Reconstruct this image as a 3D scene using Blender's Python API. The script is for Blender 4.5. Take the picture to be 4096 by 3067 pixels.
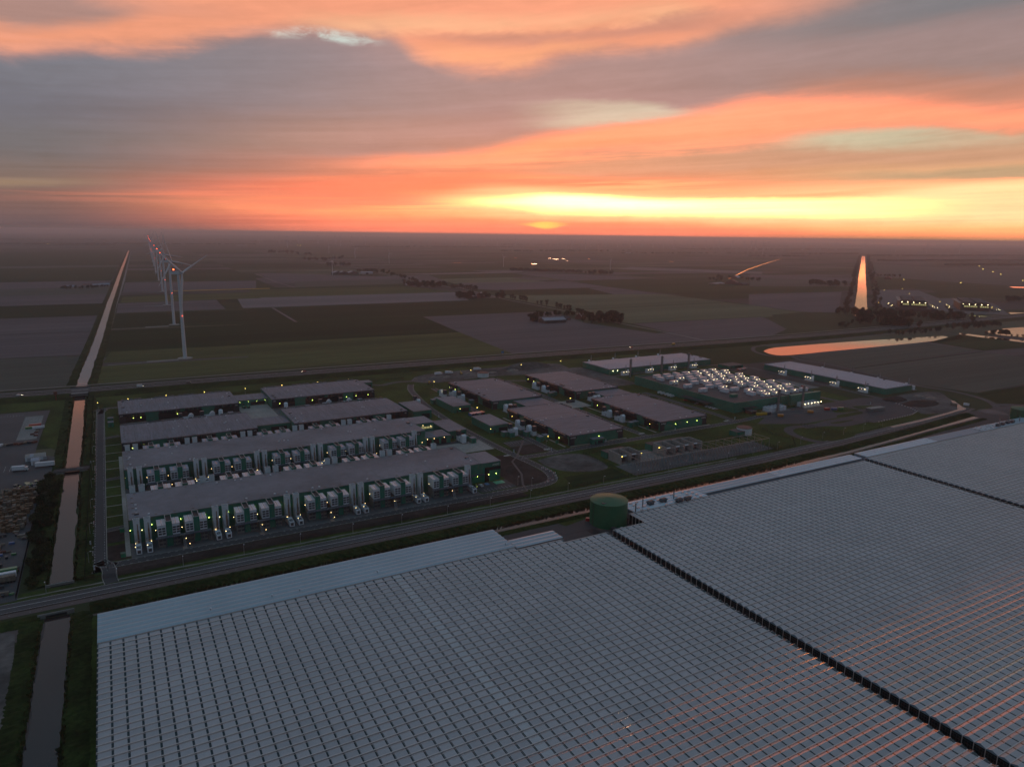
import bpy, math, random
from math import radians as R, sin, cos, pi, atan2, hypot, sqrt
random.seed(11)
HAZE = 8.5e-5
sc = bpy.context.scene
for o in list(bpy.data.objects): bpy.data.objects.remove(o)
COL = sc.collection
def lin(r, g, b, k=1.):
    if r == 'L': return (g, b, k, 1)
    f = lambda c: ((c/255+.055)/1.055)**2.4 if c > 10 else c/255/12.92
    return (f(r)*k, f(g)*k**.12, f(b), 1)

# ------------------------------------------------------------------ camera
W, H = 4096, 3067
F, CX, CY, CH = 2843., 2048., 1533.5, 170.
PITCH, ROLL, YAW = R(11.8014), R(.76772), R(29.6176)
cam = bpy.data.cameras.new('camera'); co = bpy.data.objects.new('camera', cam); COL.objects.link(co)
cam.sensor_width = 36; cam.lens = 36*F/W; cam.clip_start = 1; cam.clip_end = 120000
from mathutils import Matrix, Vector, Euler
_m = Matrix.Rotation(-YAW, 3, 'Z') @ Matrix.Rotation(pi/2-PITCH, 3, 'X') @ Matrix.Rotation(ROLL, 3, 'Z')
co.matrix_world = Matrix.Translation((0, 0, CH)) @ _m.to_4x4()
sc.camera = co
def ray(px, py):
    u, v = px-CX, CY-py
    c, s = cos(ROLL), sin(ROLL)
    uu, vv = u*c-v*s, u*s+v*c
    fw = F*cos(PITCH)+vv*sin(PITCH); up = -F*sin(PITCH)+vv*cos(PITCH)
    return uu*cos(YAW)+fw*sin(YAW), -uu*sin(YAW)+fw*cos(YAW), up, uu, fw
def G(px, py, z=0.):                       # ground position of a surveyed point of the site plan
    x, y, up, _, _ = ray(px, py)
    t = (z-CH)/min(up, -.0042*F)
    return x*t, y*t
def AE(px, py):
    x, y, up, uu, fw = ray(px, py)
    return math.degrees(atan2(uu, fw)), math.degrees(atan2(up, hypot(uu, fw)))
qA = lambda x, y: (x*.463, 850+y*.463)
qB = lambda x, y: (1000+x*.4738, 850+y*.4738)
qC = lambda x, y: (2000+x*.4738, 850+y*.4738)
qD = lambda x, y: (3000+x*.4955, 850+y*.4955)
q4 = lambda x, y: (3000+x*.4955, 1250+y*.4955)
q3 = lambda x, y: (2000+x*.4832, 1350+y*.4832)
q2 = lambda x, y: (1000+x*.5436, 1500+y*.5436)
q1 = lambda x, y: (x*.5435, 1500+y*.5435)
z5 = lambda x, y: (1700+x*.31646, 1450+y*.31646)

# ------------------------------------------------------------------ world: dusk sky
SUN_AZ = YAW+R(2.7)                       # clockwise from +Y
SUN_EL = R(.6)
world = bpy.data.worlds.new('World'); sc.world = world; world.use_nodes = True
nt = world.node_tree; nt.nodes.clear()
def nd(t, **k):
    n = nt.nodes.new(t)
    for a, b in k.items(): setattr(n, a, b)
    return n
def lk(a, b): nt.links.new(a, b)
def mth(op, a, b=None, c=None, clamp=False):
    n = nd('ShaderNodeMath', operation=op); n.use_clamp = clamp
    for i, v in enumerate((a, b, c)):
        if v is None: continue
        if isinstance(v, (int, float)): n.inputs[i].default_value = v
        else: lk(v, n.inputs[i])
    return n.outputs[0]
def sstep(x, lo, hi):
    n = nd('ShaderNodeMapRange', interpolation_type='SMOOTHSTEP')
    for i, v in ((0, x), (1, lo), (2, hi)):
        if isinstance(v, (int, float)): n.inputs[i].default_value = v
        else: lk(v, n.inputs[i])
    return n.outputs[0]
def mixc(f, a, b):
    n = nd('ShaderNodeMix', data_type='RGBA'); n.clamp_factor = True
    for s, v in ((n.inputs[0], f), (n.inputs[6], a), (n.inputs[7], b)):
        if isinstance(v, (int, float)): s.default_value = v
        elif isinstance(v, tuple): s.default_value = v
        else: lk(v, s)
    return n.outputs[2]
tc = nd('ShaderNodeTexCoord'); sep = nd('ShaderNodeSeparateXYZ')
rot = nd('ShaderNodeVectorRotate', rotation_type='Z_AXIS'); rot.inputs['Angle'].default_value = YAW
lk(tc.outputs['Generated'], rot.inputs['Vector']); lk(rot.outputs[0], sep.inputs[0])
sx, sy, sz = sep.outputs
azr = mth('ARCTAN2', sx, sy); az = mth('MULTIPLY', azr, 180/pi)
el = mth('MULTIPLY', mth('ARCSINE', sz), 180/pi)
def noise(vec, scale, detail=4, rough=.55, dist=0):
    n = nd('ShaderNodeTexNoise'); n.inputs['Scale'].default_value = scale
    n.inputs['Detail'].default_value = detail; n.inputs['Roughness'].default_value = rough
    n.inputs['Distortion'].default_value = dist
    lk(vec, n.inputs['Vector']); return n.outputs[0]
def comb(x, y, z=0.):
    n = nd('ShaderNodeCombineXYZ')
    for i, v in enumerate((x, y, z)):
        if isinstance(v, (int, float)): n.inputs[i].default_value = v
        else: lk(v, n.inputs[i])
    return n.outputs[0]
# cloud sheet seen in perspective: streaks squeeze together toward the horizon
lift = mth('ADD', mth('ABSOLUTE', el), 2.2)
lay = mth('LOGARITHM', lift, 2.718)
shear = mth('ADD', lay, mth('MULTIPLY', az, -.006))
n1 = noise(comb(mth('MULTIPLY', az, .028), mth('MULTIPLY', shear, 2.6)), 1.6, 5, .55, .35)
n2 = noise(comb(mth('MULTIPLY', az, .045), mth('MULTIPLY', shear, 9.), 3.), 1.5, 5, .6, .25)
n3 = noise(comb(mth('MULTIPLY', az, .35), mth('MULTIPLY', el, .9), 7.), 1.1, 6, .65, .4)
wob = mth('ADD', mth('MULTIPLY', mth('SUBTRACT', n1, .5), 1.5), mth('MULTIPLY', mth('SUBTRACT', n3, .5), .75))
wsc = mth('MULTIPLY', wob, mth('ADD', mth('MULTIPLY', el, .10, clamp=True), .10))
elw = mth('ADD', el, wsc)
def ramp(stops):
    n = nd('ShaderNodeValToRGB'); r = n.color_ramp; r.interpolation = 'EASE'
    lk(mth('DIVIDE', elw, 90), n.inputs[0])
    while len(r.elements) < len(stops): r.elements.new(.5)
    for e, (p, c) in zip(r.elements, stops): e.position = max(p, 0)/90; e.color = lin(*c)
    return n.outputs[0]
ZEN = [(22, (128, 126, 134)), (40, (108, 132, 150)), (90, (100, 130, 154))]
rl = ramp([(0, (112, 94, 96)), (1.6, (128, 104, 100)), (3.2, (124, 112, 110)), (5.2, (103, 108, 120)), (8.2, (98, 104, 124)), (10.4, (108, 114, 134)), (14, (130, 118, 128))]+ZEN)
rc = ramp([(0, (232, 140, 116)), (.9, (250, 160, 120, 1.7)), (1.9, (255, 200, 136, 2.4)), (3., (246, 148, 114, 1.8)), (4.6, (226, 142, 120)), (6.5, (196, 146, 132)), (9.4, (158, 134, 138)), (12.5, (160, 134, 138)), (16, (184, 140, 130))]+ZEN)
rr = ramp([(0, (206, 150, 106)), (.8, (250, 196, 134, 2.5)), (1.7, ('L', 2.8, .95, .46)), (3., ('L', 2.3, .86, .42)), (4.4, (226, 172, 132)), (6, (206, 158, 132)), (8.6, (196, 138, 122)), (11.4, (142, 120, 120)), (14.5, (118, 117, 126))]+ZEN)
rb = ramp([(0, (84, 88, 104)), (4, (96, 100, 116)), (12, (104, 116, 132)), (25, (108, 126, 144)), (50, (106, 132, 152)), (90, (104, 132, 154))])
base = mixc(sstep(az, -34, -4), rl, rc)
base = mixc(sstep(az, 2, 30), base, rr)
u01 = mth('ADD', mth('DIVIDE', az, 120), .5)
def curve(pts):
    n = nd('ShaderNodeFloatCurve'); lk(u01, n.inputs['Value'])
    c = n.mapping.curves[0]; P = []
    for x, y in pts:
        a, e = AE(x, y); P.append((a/120+.5, (e+10)/50))
    P.sort(); P = [(0, P[0][1])]+P+[(1, P[-1][1])]
    while len(c.points) < len(P): c.points.new(.5, .5)
    for p, q in zip(c.points, P): p.location = q; p.handle_type = 'AUTO_CLAMPED'
    n.mapping.update()
    return n.outputs[0]
v01 = mth('DIVIDE', mth('ADD', elw, 10), 50)
def stroke(c, rgb, top, bot, st=.6, sb=.6, op=1., x0=None, x1=None, nz=None, fx=3.):
    t, b = curve(top), curve(bot)
    st /= 50; sb /= 50
    m = sstep(v01, mth('SUBTRACT', b, sb), mth('ADD', b, sb))
    k = sstep(v01, mth('ADD', t, st), mth('SUBTRACT', t, st))
    m = mth('MULTIPLY', m, k)
    if x0 is not None: a = AE(x0, 500)[0]; m = mth('MULTIPLY', m, sstep(az, a-fx, a+fx))
    if x1 is not None: a = AE(x1, 500)[0]; m = mth('MULTIPLY', m, sstep(az, a+fx, a-fx))
    if nz is not None: m = mth('MULTIPLY', m, nz)
    m = mth('MULTIPLY', m, op)
    return mixc(m, c, lin(*rgb))
soft = sstep(n1, .22, .58); strk = sstep(n2, .40, .60); wisp = sstep(n3, .35, .62)
c = base
# high sheet of lit cloud over the top of the frame
c = stroke(c, (255, 162, 126), [(0, -190), (2000, -330), (4096, -300)], [(0, 205), (300, 190), (600, 205), (850, 165), (1100, 118), (1500, 125), (1700, 235), (1900, 280), (2080, 275), (2300, 225), (2700, 195), (2950, 110), (3300, 30), (3700, -90), (4096, -200)], 2.4, .95, .96, x1=3200, fx=9)
c = stroke(c, (255, 190, 146), [(1300, 60), (1700, 60), (2200, 70), (2800, 0)], [(1300, 120), (1700, 135), (2200, 140), (2800, 70)], .7, .5, .8, 1250, 2750, soft)
c = stroke(c, (150, 128, 130), [(0, -200), (300, -60), (700, 20)], [(0, 90), (350, 85), (700, 35)], 1., .7, .8, x1=800, fx=6)
c = stroke(c, (196, 134, 120), [(1700, 145), (2048, 142), (2400, 128), (2900, 20)], [(1700, 160), (2048, 185), (2400, 165), (2900, 120)], .3, .5, .75, 1650, 2900, fx=4)
c = stroke(c, (255, 176, 128), [(1750, 190), (2048, 200), (2250, 175)], [(1750, 250), (2048, 270), (2250, 215)], .4, .3, .6, 1750, 2350, soft)
c = stroke(c, (162, 134, 136), [(2200, 240), (2600, 215), (3000, 190), (3500, 130), (4096, 40)], [(2200, 330), (2600, 370), (3000, 350), (3500, 300), (4096, 290)], .8, 1.2, .75, 2250, fx=5)
c = stroke(c, (206, 222, 216), [(1000, 125), (1250, 112), (1420, 135), (1520, 165)], [(1000, 140), (1250, 158), (1380, 190), (1520, 180)], .22, .35, .9, 1060, 1500, wisp, 1.6)
# blue-grey belly on the left
c = stroke(c, (122, 124, 138), [(0, 215), (400, 215), (800, 190), (1300, 190), (1700, 280)], [(0, 330), (600, 330), (1200, 330), (1700, 330)], .8, 2.2, .5, x1=1500, fx=8)
# second lit sheet
c = stroke(c, (162, 132, 138), [(0, 560), (1000, 560), (2000, 430), (2600, 370), (3000, 330)], [(1000, 640), (1700, 640), (2000, 600), (2400, 520), (2900, 430)], 1.6, .6, .55, 1200, 3000, fx=6)
c = stroke(c, (255, 166, 130, 1.5), [(1250, 650), (1600, 640), (1900, 610), (2150, 540), (2450, 490), (2800, 445), (3050, 395), (3300, 385), (3700, 400), (4096, 420)], [(1250, 662), (1700, 672), (2050, 640), (2400, 600), (2800, 585), (3100, 560), (3400, 520), (3700, 505), (4096, 520)], .75, .7, .96, 1350, fx=5)
c = stroke(c, (206, 132, 112), [(3100, 320), (3500, 300), (4096, 320)], [(3100, 385), (3500, 385), (4096, 410)], 1.2, .8, .6, 3150, fx=4)
c = stroke(c, (206, 198, 178), [(2150, 405), (2400, 405), (2650, 420), (2830, 446)], [(2150, 505), (2400, 495), (2620, 476), (2830, 452)], .35, .35, .85, 2180, 2790, soft, 3.5)
c = stroke(c, (206, 204, 176), [(3000, 575), (3250, 532), (3600, 512), (3900, 528), (4096, 550)], [(3000, 588), (3300, 592), (3700, 596), (4096, 582)], .3, .7, .85, 3120, nz=soft, fx=4)
c = stroke(c, (208, 158, 134), [(2100, 650), (2700, 605), (3200, 600), (3700, 620), (4096, 620)], [(2100, 700), (2800, 690), (3300, 668), (4096, 650)], .5, .5, .8, 2080, fx=5)
c = stroke(c, (188, 164, 134), [(3300, 690), (3700, 690), (4096, 672)], [(3300, 715), (3700, 716), (4096, 712)], .2, .2, .8, 3450, fx=5)
# low streaks
c = stroke(c, (246, 140, 112), [(150, 770), (700, 765), (1200, 715), (1600, 680), (2048, 690), (2600, 710)], [(150, 792), (700, 800), (1200, 840), (1700, 850), (2048, 830), (2600, 740)], .3, .5, .8, 250, 2500, strk, 9)
c = stroke(c, (252, 132, 106), [(1200, 720), (1700, 690), (2100, 640), (2500, 620)], [(1200, 760), (1700, 750), (2100, 680), (2500, 650)], .3, .5, .45, 1300, 2100, soft, 5)
c = stroke(c, (160, 138, 116), [(-200, 708), (300, 715), (600, 725)], [(-200, 742), (300, 745), (600, 740)], .3, .3, .8, x1=250, fx=5)
c = stroke(c, ('L', 3.6, .88, .44), [(1650, 770), (2000, 745), (2500, 770), (3200, 800), (4096, 735)], [(1650, 850), (2100, 868), (2700, 880), (3400, 890), (4096, 880)], .5, .6, .85, 1850, fx=7)
c = stroke(c, (255, 184, 138, 2), [(2000, 700), (2600, 720), (3300, 745), (4096, 720)], [(2000, 760), (2600, 780), (3300, 795), (4096, 735)], .3, .3, .9, 2150, 3700, strk, 6)
c = stroke(c, ('L', 9., 2.9, .78), [(1950, 788), (2200, 776), (2700, 800), (3700, 795)], [(1950, 825), (2200, 850), (2800, 858), (3700, 868)], .3, .4, .85, 2050, 3500, None, 8)
c = stroke(c, ('L', 9., 2.4, 1.1), [(2030, 800), (2200, 785), (2700, 805)], [(2030, 820), (2250, 828), (2700, 830)], .25, .25, .9, 2080, 2700, None, 5)
c = stroke(c, (255, 156, 122, 1.5), [(1300, 895), (2000, 893), (2800, 905), (3600, 930)], [(1300, 935), (2000, 940), (2800, 955), (3600, 985)], .35, .3, .9, 1200, 3150, None, 10)
c = stroke(c, (255, 214, 120, 6), [(2080, 892), (2185, 886), (2290, 892)], [(2080, 900), (2185, 916), (2290, 900)], .12, .12, .95, 2120, 2250, None, 1.2)
c = stroke(c, (255, 170, 132, 1.3), [(1500, 690), (1900, 655), (2300, 600), (2800, 570), (3200, 560)], [(1500, 700), (1900, 690), (2300, 650), (2800, 610), (3200, 580)], .25, .35, .7, 1500, 3100, strk, 5)
c = stroke(c, (240, 158, 132), [(0, 80), (500, 70), (900, 60), (1400, 90)], [(0, 200), (400, 180), (700, 200), (1400, 120)], .5, .5, .6, x1=1200, nz=strk, fx=6)
tex = mth('ADD', mth('MULTIPLY', mth('SUBTRACT', n2, .5), .5), 1.04); tex = mth('ADD', tex, mth('MULTIPLY', mth('SUBTRACT', n3, .5), .22))
vs = nd('ShaderNodeVectorMath', operation='SCALE'); lk(c, vs.inputs[0]); lk(tex, vs.inputs['Scale']); c = vs.outputs[0]
# opposite the sunset the sky is plain blue-grey dusk
c = mixc(sstep(mth('ABSOLUTE', az), 42, 105), c, rb)
sky = nd('ShaderNodeTexSky', sky_type='NISHITA', sun_disc=False)
sky.sun_elevation = SUN_EL; sky.sun_rotation = SUN_AZ; sky.air_density = 1.5; sky.dust_density = 2.
b1 = nd('ShaderNodeBackground'); b1.inputs[1].default_value = .05; lk(sky.outputs[0], b1.inputs[0])
b2 = nd('ShaderNodeBackground'); b2.inputs[1].default_value = .84; lk(c, b2.inputs[0])
ad = nd('ShaderNodeAddShader'); lk(b1.outputs[0], ad.inputs[0]); lk(b2.outputs[0], ad.inputs[1])
wo = nd('ShaderNodeOutputWorld'); lk(ad.outputs[0], wo.inputs[0])
world.cycles.sampling_method = 'MANUAL'; world.cycles.sample_map_resolution = 1024

# ------------------------------------------------------------------ sun + exposure
sl = bpy.data.lights.new('sun', 'SUN'); sl.energy = .13; sl.angle = R(4); sl.color = (1, .55, .32)
so = bpy.data.objects.new('sun', sl); COL.objects.link(so)
so.rotation_euler = Vector((-sin(SUN_AZ)*cos(SUN_EL), -cos(SUN_AZ)*cos(SUN_EL), -sin(SUN_EL))).to_track_quat('-Z', 'Y').to_euler()
so.location = (300, 300, 400)
sc.view_settings.view_transform = 'Standard'; sc.view_settings.look = 'None'
sc.view_settings.exposure = 0; sc.view_settings.gamma = 1; sc.view_settings.use_curve_mapping = False
sc.render.engine = 'CYCLES'
cy = sc.cycles
cy.use_denoising = True; cy.max_bounces = 5; cy.volume_bounces = 0; cy.diffuse_bounces = 2; cy.glossy_bounces = 3
cy.transmission_bounces = 2; cy.transparent_max_bounces = 10; cy.caustics_reflective = False; cy.caustics_refractive = False
cy.use_light_tree = True; cy.sample_clamp_indirect = 4; cy.use_adaptive_sampling = True; cy.adaptive_threshold = .015

# ------------------------------------------------------------------ materials
MATS = {}
def mat(name, rgb, rough=.7, var=.25, scale=.2, metal=0, coat=0, spec=.5, var2=0, scale2=.02, stretch=(1, 1, 1), bump=0, bscale=1., emit=None, es=0, coat_rough=.06, rotz=0, rgb2=None):
    m = bpy.data.materials.new(name); m.use_nodes = True; t = m.node_tree; p = t.nodes['Principled BSDF']
    L = t.links.new; N = t.nodes.new
    p.inputs['Roughness'].default_value = rough; p.inputs['Metallic'].default_value = metal
    p.inputs['Specular IOR Level'].default_value = spec
    p.inputs['Coat Weight'].default_value = coat; p.inputs['Coat Roughness'].default_value = coat_rough
    geo = N('ShaderNodeNewGeometry'); mp = N('ShaderNodeMapping'); mp.inputs['Scale'].default_value = stretch
    mp.inputs['Rotation'].default_value = (0, 0, rotz)
    L(geo.outputs['Position'], mp.inputs['Vector'])
    n = N('ShaderNodeTexNoise'); n.inputs['Scale'].default_value = scale; n.inputs['Detail'].default_value = 5; n.inputs['Roughness'].default_value = .6
    L(mp.outputs[0], n.inputs['Vector'])
    mr = N('ShaderNodeMapRange'); mr.inputs[1].default_value = .3; mr.inputs[2].default_value = .7
    mr.inputs[3].default_value = 1-var; mr.inputs[4].default_value = 1+var; L(n.outputs[0], mr.inputs[0])
    fac = mr.outputs[0]
    if var2:
        n_2 = N('ShaderNodeTexNoise'); n_2.inputs['Scale'].default_value = scale2; n_2.inputs['Detail'].default_value = 3
        L(mp.outputs[0], n_2.inputs['Vector'])
        m2 = N('ShaderNodeMapRange'); m2.inputs[1].default_value = .35; m2.inputs[2].default_value = .65
        m2.inputs[3].default_value = 1-var2; m2.inputs[4].default_value = 1+var2; L(n_2.outputs[0], m2.inputs[0])
        mu = N('ShaderNodeMath'); mu.operation = 'MULTIPLY'; L(fac, mu.inputs[0]); L(m2.outputs[0], mu.inputs[1]); fac = mu.outputs[0]
    mx = N('ShaderNodeVectorMath'); mx.operation = 'SCALE'; mx.inputs[0].default_value = rgb[:3]; L(fac, mx.inputs['Scale'])
    if rgb2:
        ml = N('ShaderNodeMix'); ml.data_type = 'RGBA'; ml.inputs[6].default_value = (*rgb, 1); ml.inputs[7].default_value = (*rgb2, 1)
        n_3 = N('ShaderNodeTexNoise'); n_3.inputs['Scale'].default_value = scale2*1.7; n_3.inputs['Detail'].default_value = 6; L(mp.outputs[0], n_3.inputs['Vector'])
        m3 = N('ShaderNodeMapRange'); m3.inputs[1].default_value = .42; m3.inputs[2].default_value = .58; L(n_3.outputs[0], m3.inputs[0])
        L(m3.outputs[0], ml.inputs[0]); L(ml.outputs[2], mx.inputs[0])
    L(mx.outputs[0], p.inputs['Base Color'])
    if bump:
        b = N('ShaderNodeBump'); b.inputs['Strength'].default_value = bump; b.inputs['Distance'].default_value = .3
        nb = N('ShaderNodeTexNoise'); nb.inputs['Scale'].default_value = bscale; nb.inputs['Detail'].default_value = 4
        L(mp.outputs[0], nb.inputs['Vector']); L(nb.outputs[0], b.inputs['Height']); L(b.outputs[0], p.inputs['Normal'])
    if emit:
        p.inputs['Emission Color'].default_value = (*emit, 1); p.inputs['Emission Strength'].default_value = es
    if name.startswith('screen'): p.inputs['Coat IOR'].default_value = 2.5
    MATS[name] = m; return m
mat('green_clad', (.028, .165, .115), .45, .12, .4, var2=.15, scale2=.05, spec=.4)
mat('green_dark', (.02, .1, .07), .5, .15, .4)
mat('green_tank', (.016, .12, .055), .55, .1, .3, var2=.12)
mat('green_box', (.03, .2, .11), .5, .1, .5)
mat('roof_grey', (.17, .172, .2), .6, .14, .25, var2=.22, scale2=.025, spec=.3)
mat('roof_streak', (.13, .142, .178), .6, .3, .12, var2=.14, scale2=.05, stretch=(8, .5, 1))
mat('roof_streak2', (.12, .13, .165), .6, .32, .12, var2=.14, scale2=.05, stretch=(.5, 8, 1))
mat('roof_pale', (.29, .31, .38), .5, .06, .5, var2=.06)
mat('roof_brown', (.085, .06, .06), .7, .2, .3, var2=.2)
mat('dark_steel', (.03, .033, .04), .45, .2, .6)
mat('hood_steel', (.05, .052, .062), .4, .2, .6)
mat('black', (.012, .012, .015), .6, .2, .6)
mat('white_paint', (.62, .65, .7), .4, .06, .5, var2=.06)
mat('white_roof', (.6, .56, .6), .3, .06, .5)
mat('pale_steel', (.4, .42, .46), .35, .1, .8, metal=.3)
mat('seam_steel', (.55, .45, .42), .18, .05, 1, metal=.9)
mat('chimney_steel', (.32, .3, .3), .35, .15, .6, metal=.4)
mat('rust_and_glint', (.2, .12, .08), .5, .2, 1)
mat('deck_steel', (.06, .075, .1), .5, .2, 1)
mat('concrete', (.3, .275, .255), .8, .12, .4, var2=.12, scale2=.05)
mat('concrete_dark', (.17, .17, .165), .85, .15, .4, var2=.15, scale2=.05)
mat('slab', (.085, .09, .095), .8, .15, .3, var2=.2, scale2=.05)
mat('asphalt', (.06, .058, .064), .75, .12, .4, var2=.18, scale2=.03)
mat('asphalt_new', (.04, .04, .046), .75, .1, .4, var2=.15, scale2=.03)
mat('cycle_path', (.11, .082, .08), .8, .1, .5, var2=.1)
mat('path_pale', (.2, .185, .175), .85, .15, .3, var2=.1)
mat('paint_white', (.6, .6, .6), .6, .15, 1)
mat('paint_red', (.4, .06, .06), .6, .2, 1)
mat('paint_green', (.1, .4, .25), .6, .1, 1)
mat('paint_blue', (.06, .18, .4), .6, .1, 1)
mat('grass', (.044, .064, .014), .95, .35, .35, var2=.3, scale2=.03, spec=.15)
mat('verge', (.026, .037, .01), .95, .45, .5, var2=.35, scale2=.05, spec=.1, bump=.6, bscale=.8)
mat('meadow', (.045, .05, .022), .95, .3, .25, var2=.25, scale2=.02, spec=.1)
mat('earth', (.055, .038, .034), .95, .3, .3, var2=.3, scale2=.04, spec=.1)
mat('rubble', (.12, .105, .1), .95, .35, .2, var2=.35, scale2=.03, spec=.1)
mat('sand', (.26, .2, .17), .95, .2, .4, var2=.15)
mat('f_soil', (.125, .1, .104), .9, .2, .05, var2=.12, scale2=.006, spec=.2, stretch=(.04, 1.8, 1), rotz=.04)
mat('f_soil_light', (.2, .16, .162), .9, .1, .05, var2=.1, scale2=.006, spec=.2, stretch=(.04, 1.8, 1), rotz=.04)
mat('f_olive', (.088, .088, .07), .9, .2, .06, var2=.14, scale2=.006, spec=.2, stretch=(.04, 1.8, 1), rotz=.04)
mat('f_green', (.036, .052, .02), .95, .22, .06, var2=.18, scale2=.006, spec=.1, stretch=(.04, 2, 1), rotz=.04)
mat('f_dark', (.022, .036, .013), .95, .26, .06, var2=.2, scale2=.008, spec=.1, stretch=(.04, 2, 1), rotz=.04)
mat('f_crop', (.092, .094, .036), .95, .34, .16, var2=.22, scale2=.01, spec=.1, stretch=(.12, 2.2, 1), rotz=.04)
mat('f_pale', (.14, .145, .085), .95, .2, .06, var2=.14, scale2=.007, spec=.1, stretch=(.04, 1.8, 1), rotz=.04)
mat('f_yellow', (.5, .26, .02), .9, .2, .2)
mat('ditch_weed', (.02, .026, .012), .95, .4, .3, spec=.1)
mat('water', (.012, .012, .014), .04, .1, .1, spec=1., bump=.022, bscale=.35)
mat('water_near', (.03, .022, .022), .08, .15, .05, spec=.5, bump=.035, bscale=.6)
mat('bark', (.05, .036, .028), .9, .3, 1)
mat('leaf', (.03, .038, .014), .85, .5, .4, var2=.4, scale2=.12, spec=.2)
mat('leaf_brown', (.05, .04, .024), .85, .5, .4, var2=.35, scale2=.12, spec=.2)
mat('reed', (.05, .045, .018), .9, .5, .5, var2=.3, spec=.1)
mat('turbine_white', (.58, .6, .64), .4, .04, .5)
mat('brick_red', (.16, .06, .045), .8, .2, .4)
mat('tile_roof', (.17, .07, .055), .7, .2, .5)
mat('barn_roof', (.26, .26, .3), .5, .12, .5)
mat('barn_wall', (.05, .045, .045), .8, .2, .5)
mat('glass_dark', (.012, .014, .018), .08, .1, 1, spec=.8)
mat('rubber', (.015, .015, .015), .9, .1, 1)
for n_, c_ in (('car_white', (.6, .62, .64)), ('car_black', (.02, .02, .024)), ('car_red', (.4, .03, .03)), ('car_blue', (.04, .12, .3)), ('car_silver', (.3, .31, .33)), ('car_yellow', (.55, .33, .03)), ('car_green', (.05, .2, .08)), ('box_orange', (.5, .2, .03))):
    mat(n_, c_, .3, .05, 1, coat=.6)
mat('pallet', (.16, .095, .055), .9, .35, .8, var2=.3, scale2=.2)
mat('pallet_grey', (.2, .16, .13), .9, .3, .8, var2=.3, scale2=.2)
mat('fence', (.012, .012, .014), .7, .2, 1)
mat('glow_warm', (.9, .8, .6), .5, 0, 1, emit=(1, .7, .28), es=11)
mat('glow_green', (.8, .9, .4), .5, 0, 1, emit=(.78, 1, .18), es=11)
mat('glow_white', (.9, .9, .8), .5, 0, 1, emit=(1, .8, .42), es=30)
mat('glow_street', (.9, .8, .5), .5, 0, 1, emit=(1, .75, .15), es=8)
mat('glow_red', (.5, .05, .02), .5, 0, 1, emit=(1, .08, .02), es=14)
mat('glow_head', (.9, .9, .8), .5, 0, 1, emit=(1, .85, .55), es=20)
mat('lit_window', (.3, .3, .2), .4, .3, .2, emit=(.9, .8, .3), es=.35)
# greenhouse
mat('screen', (.62, .53, .53), .7, .05, .6, var2=.07, scale2=.03, coat=0, coat_rough=.04, bump=.05, bscale=.9)
mat('screen_light', (.68, .61, .61), .7, .05, .6, coat=0, coat_rough=.04, bump=.05, bscale=.9)
mat('gap_shade', (.008, .02, .026), .8, .1, 1, spec=.1)
mat('bar_alu', (.66, .55, .52), .5, .1, 1)
mat('sandwich', (.33, .43, .5), .4, .04, .5, var2=.05, scale2=.05)
mat('sandwich_new', (.45, .56, .64), .4, .04, .5, var2=.04)
mat('sandwich_dull', (.24, .3, .36), .45, .04, .5, var2=.05)
mat('wall_glass', (.022, .028, .028), .15, .2, .5, spec=.5)
mat('skylight', (.4, .38, .38), .12, .05, 1, metal=.5)
def roof_glass():
    m = bpy.data.materials.new('roof_glass'); m.use_nodes = True; t = m.node_tree; t.nodes.clear(); N, L = t.nodes.new, t.links.new
    o = N('ShaderNodeOutputMaterial'); mx = N('ShaderNodeMixShader'); tr = N('ShaderNodeBsdfTransparent'); gl = N('ShaderNodeBsdfGlossy'); fr = N('ShaderNodeFresnel'); 
    bk = N('ShaderNodeMapRange'); bk.inputs[3].default_value = 1.85; bk.inputs[4].default_value = 1/1.85
    tr.inputs[0].default_value = (.93, .95, .96, 1); gl.inputs['Roughness'].default_value = .03
    g = N('ShaderNodeNewGeometry'); nb = N('ShaderNodeTexNoise'); nb.inputs['Scale'].default_value = .9; nb.inputs['Detail'].default_value = 4; b = N('ShaderNodeBump'); b.inputs['Strength'].default_value = .05; b.inputs['Distance'].default_value = .3
    L(g.outputs['Backfacing'], bk.inputs[0]); L(bk.outputs[0], fr.inputs[0]); L(g.outputs['Position'], nb.inputs['Vector']); L(nb.outputs[0], b.inputs['Height']); L(b.outputs[0], gl.inputs['Normal'])
    L(fr.outputs[0], mx.inputs[0]); L(tr.outputs[0], mx.inputs[1]); L(gl.outputs[0], mx.inputs[2]); L(mx.outputs[0], o.inputs[0]); MATS['roof_glass'] = m
roof_glass()
mat('steam', (.8, .8, .8), .9)

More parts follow.
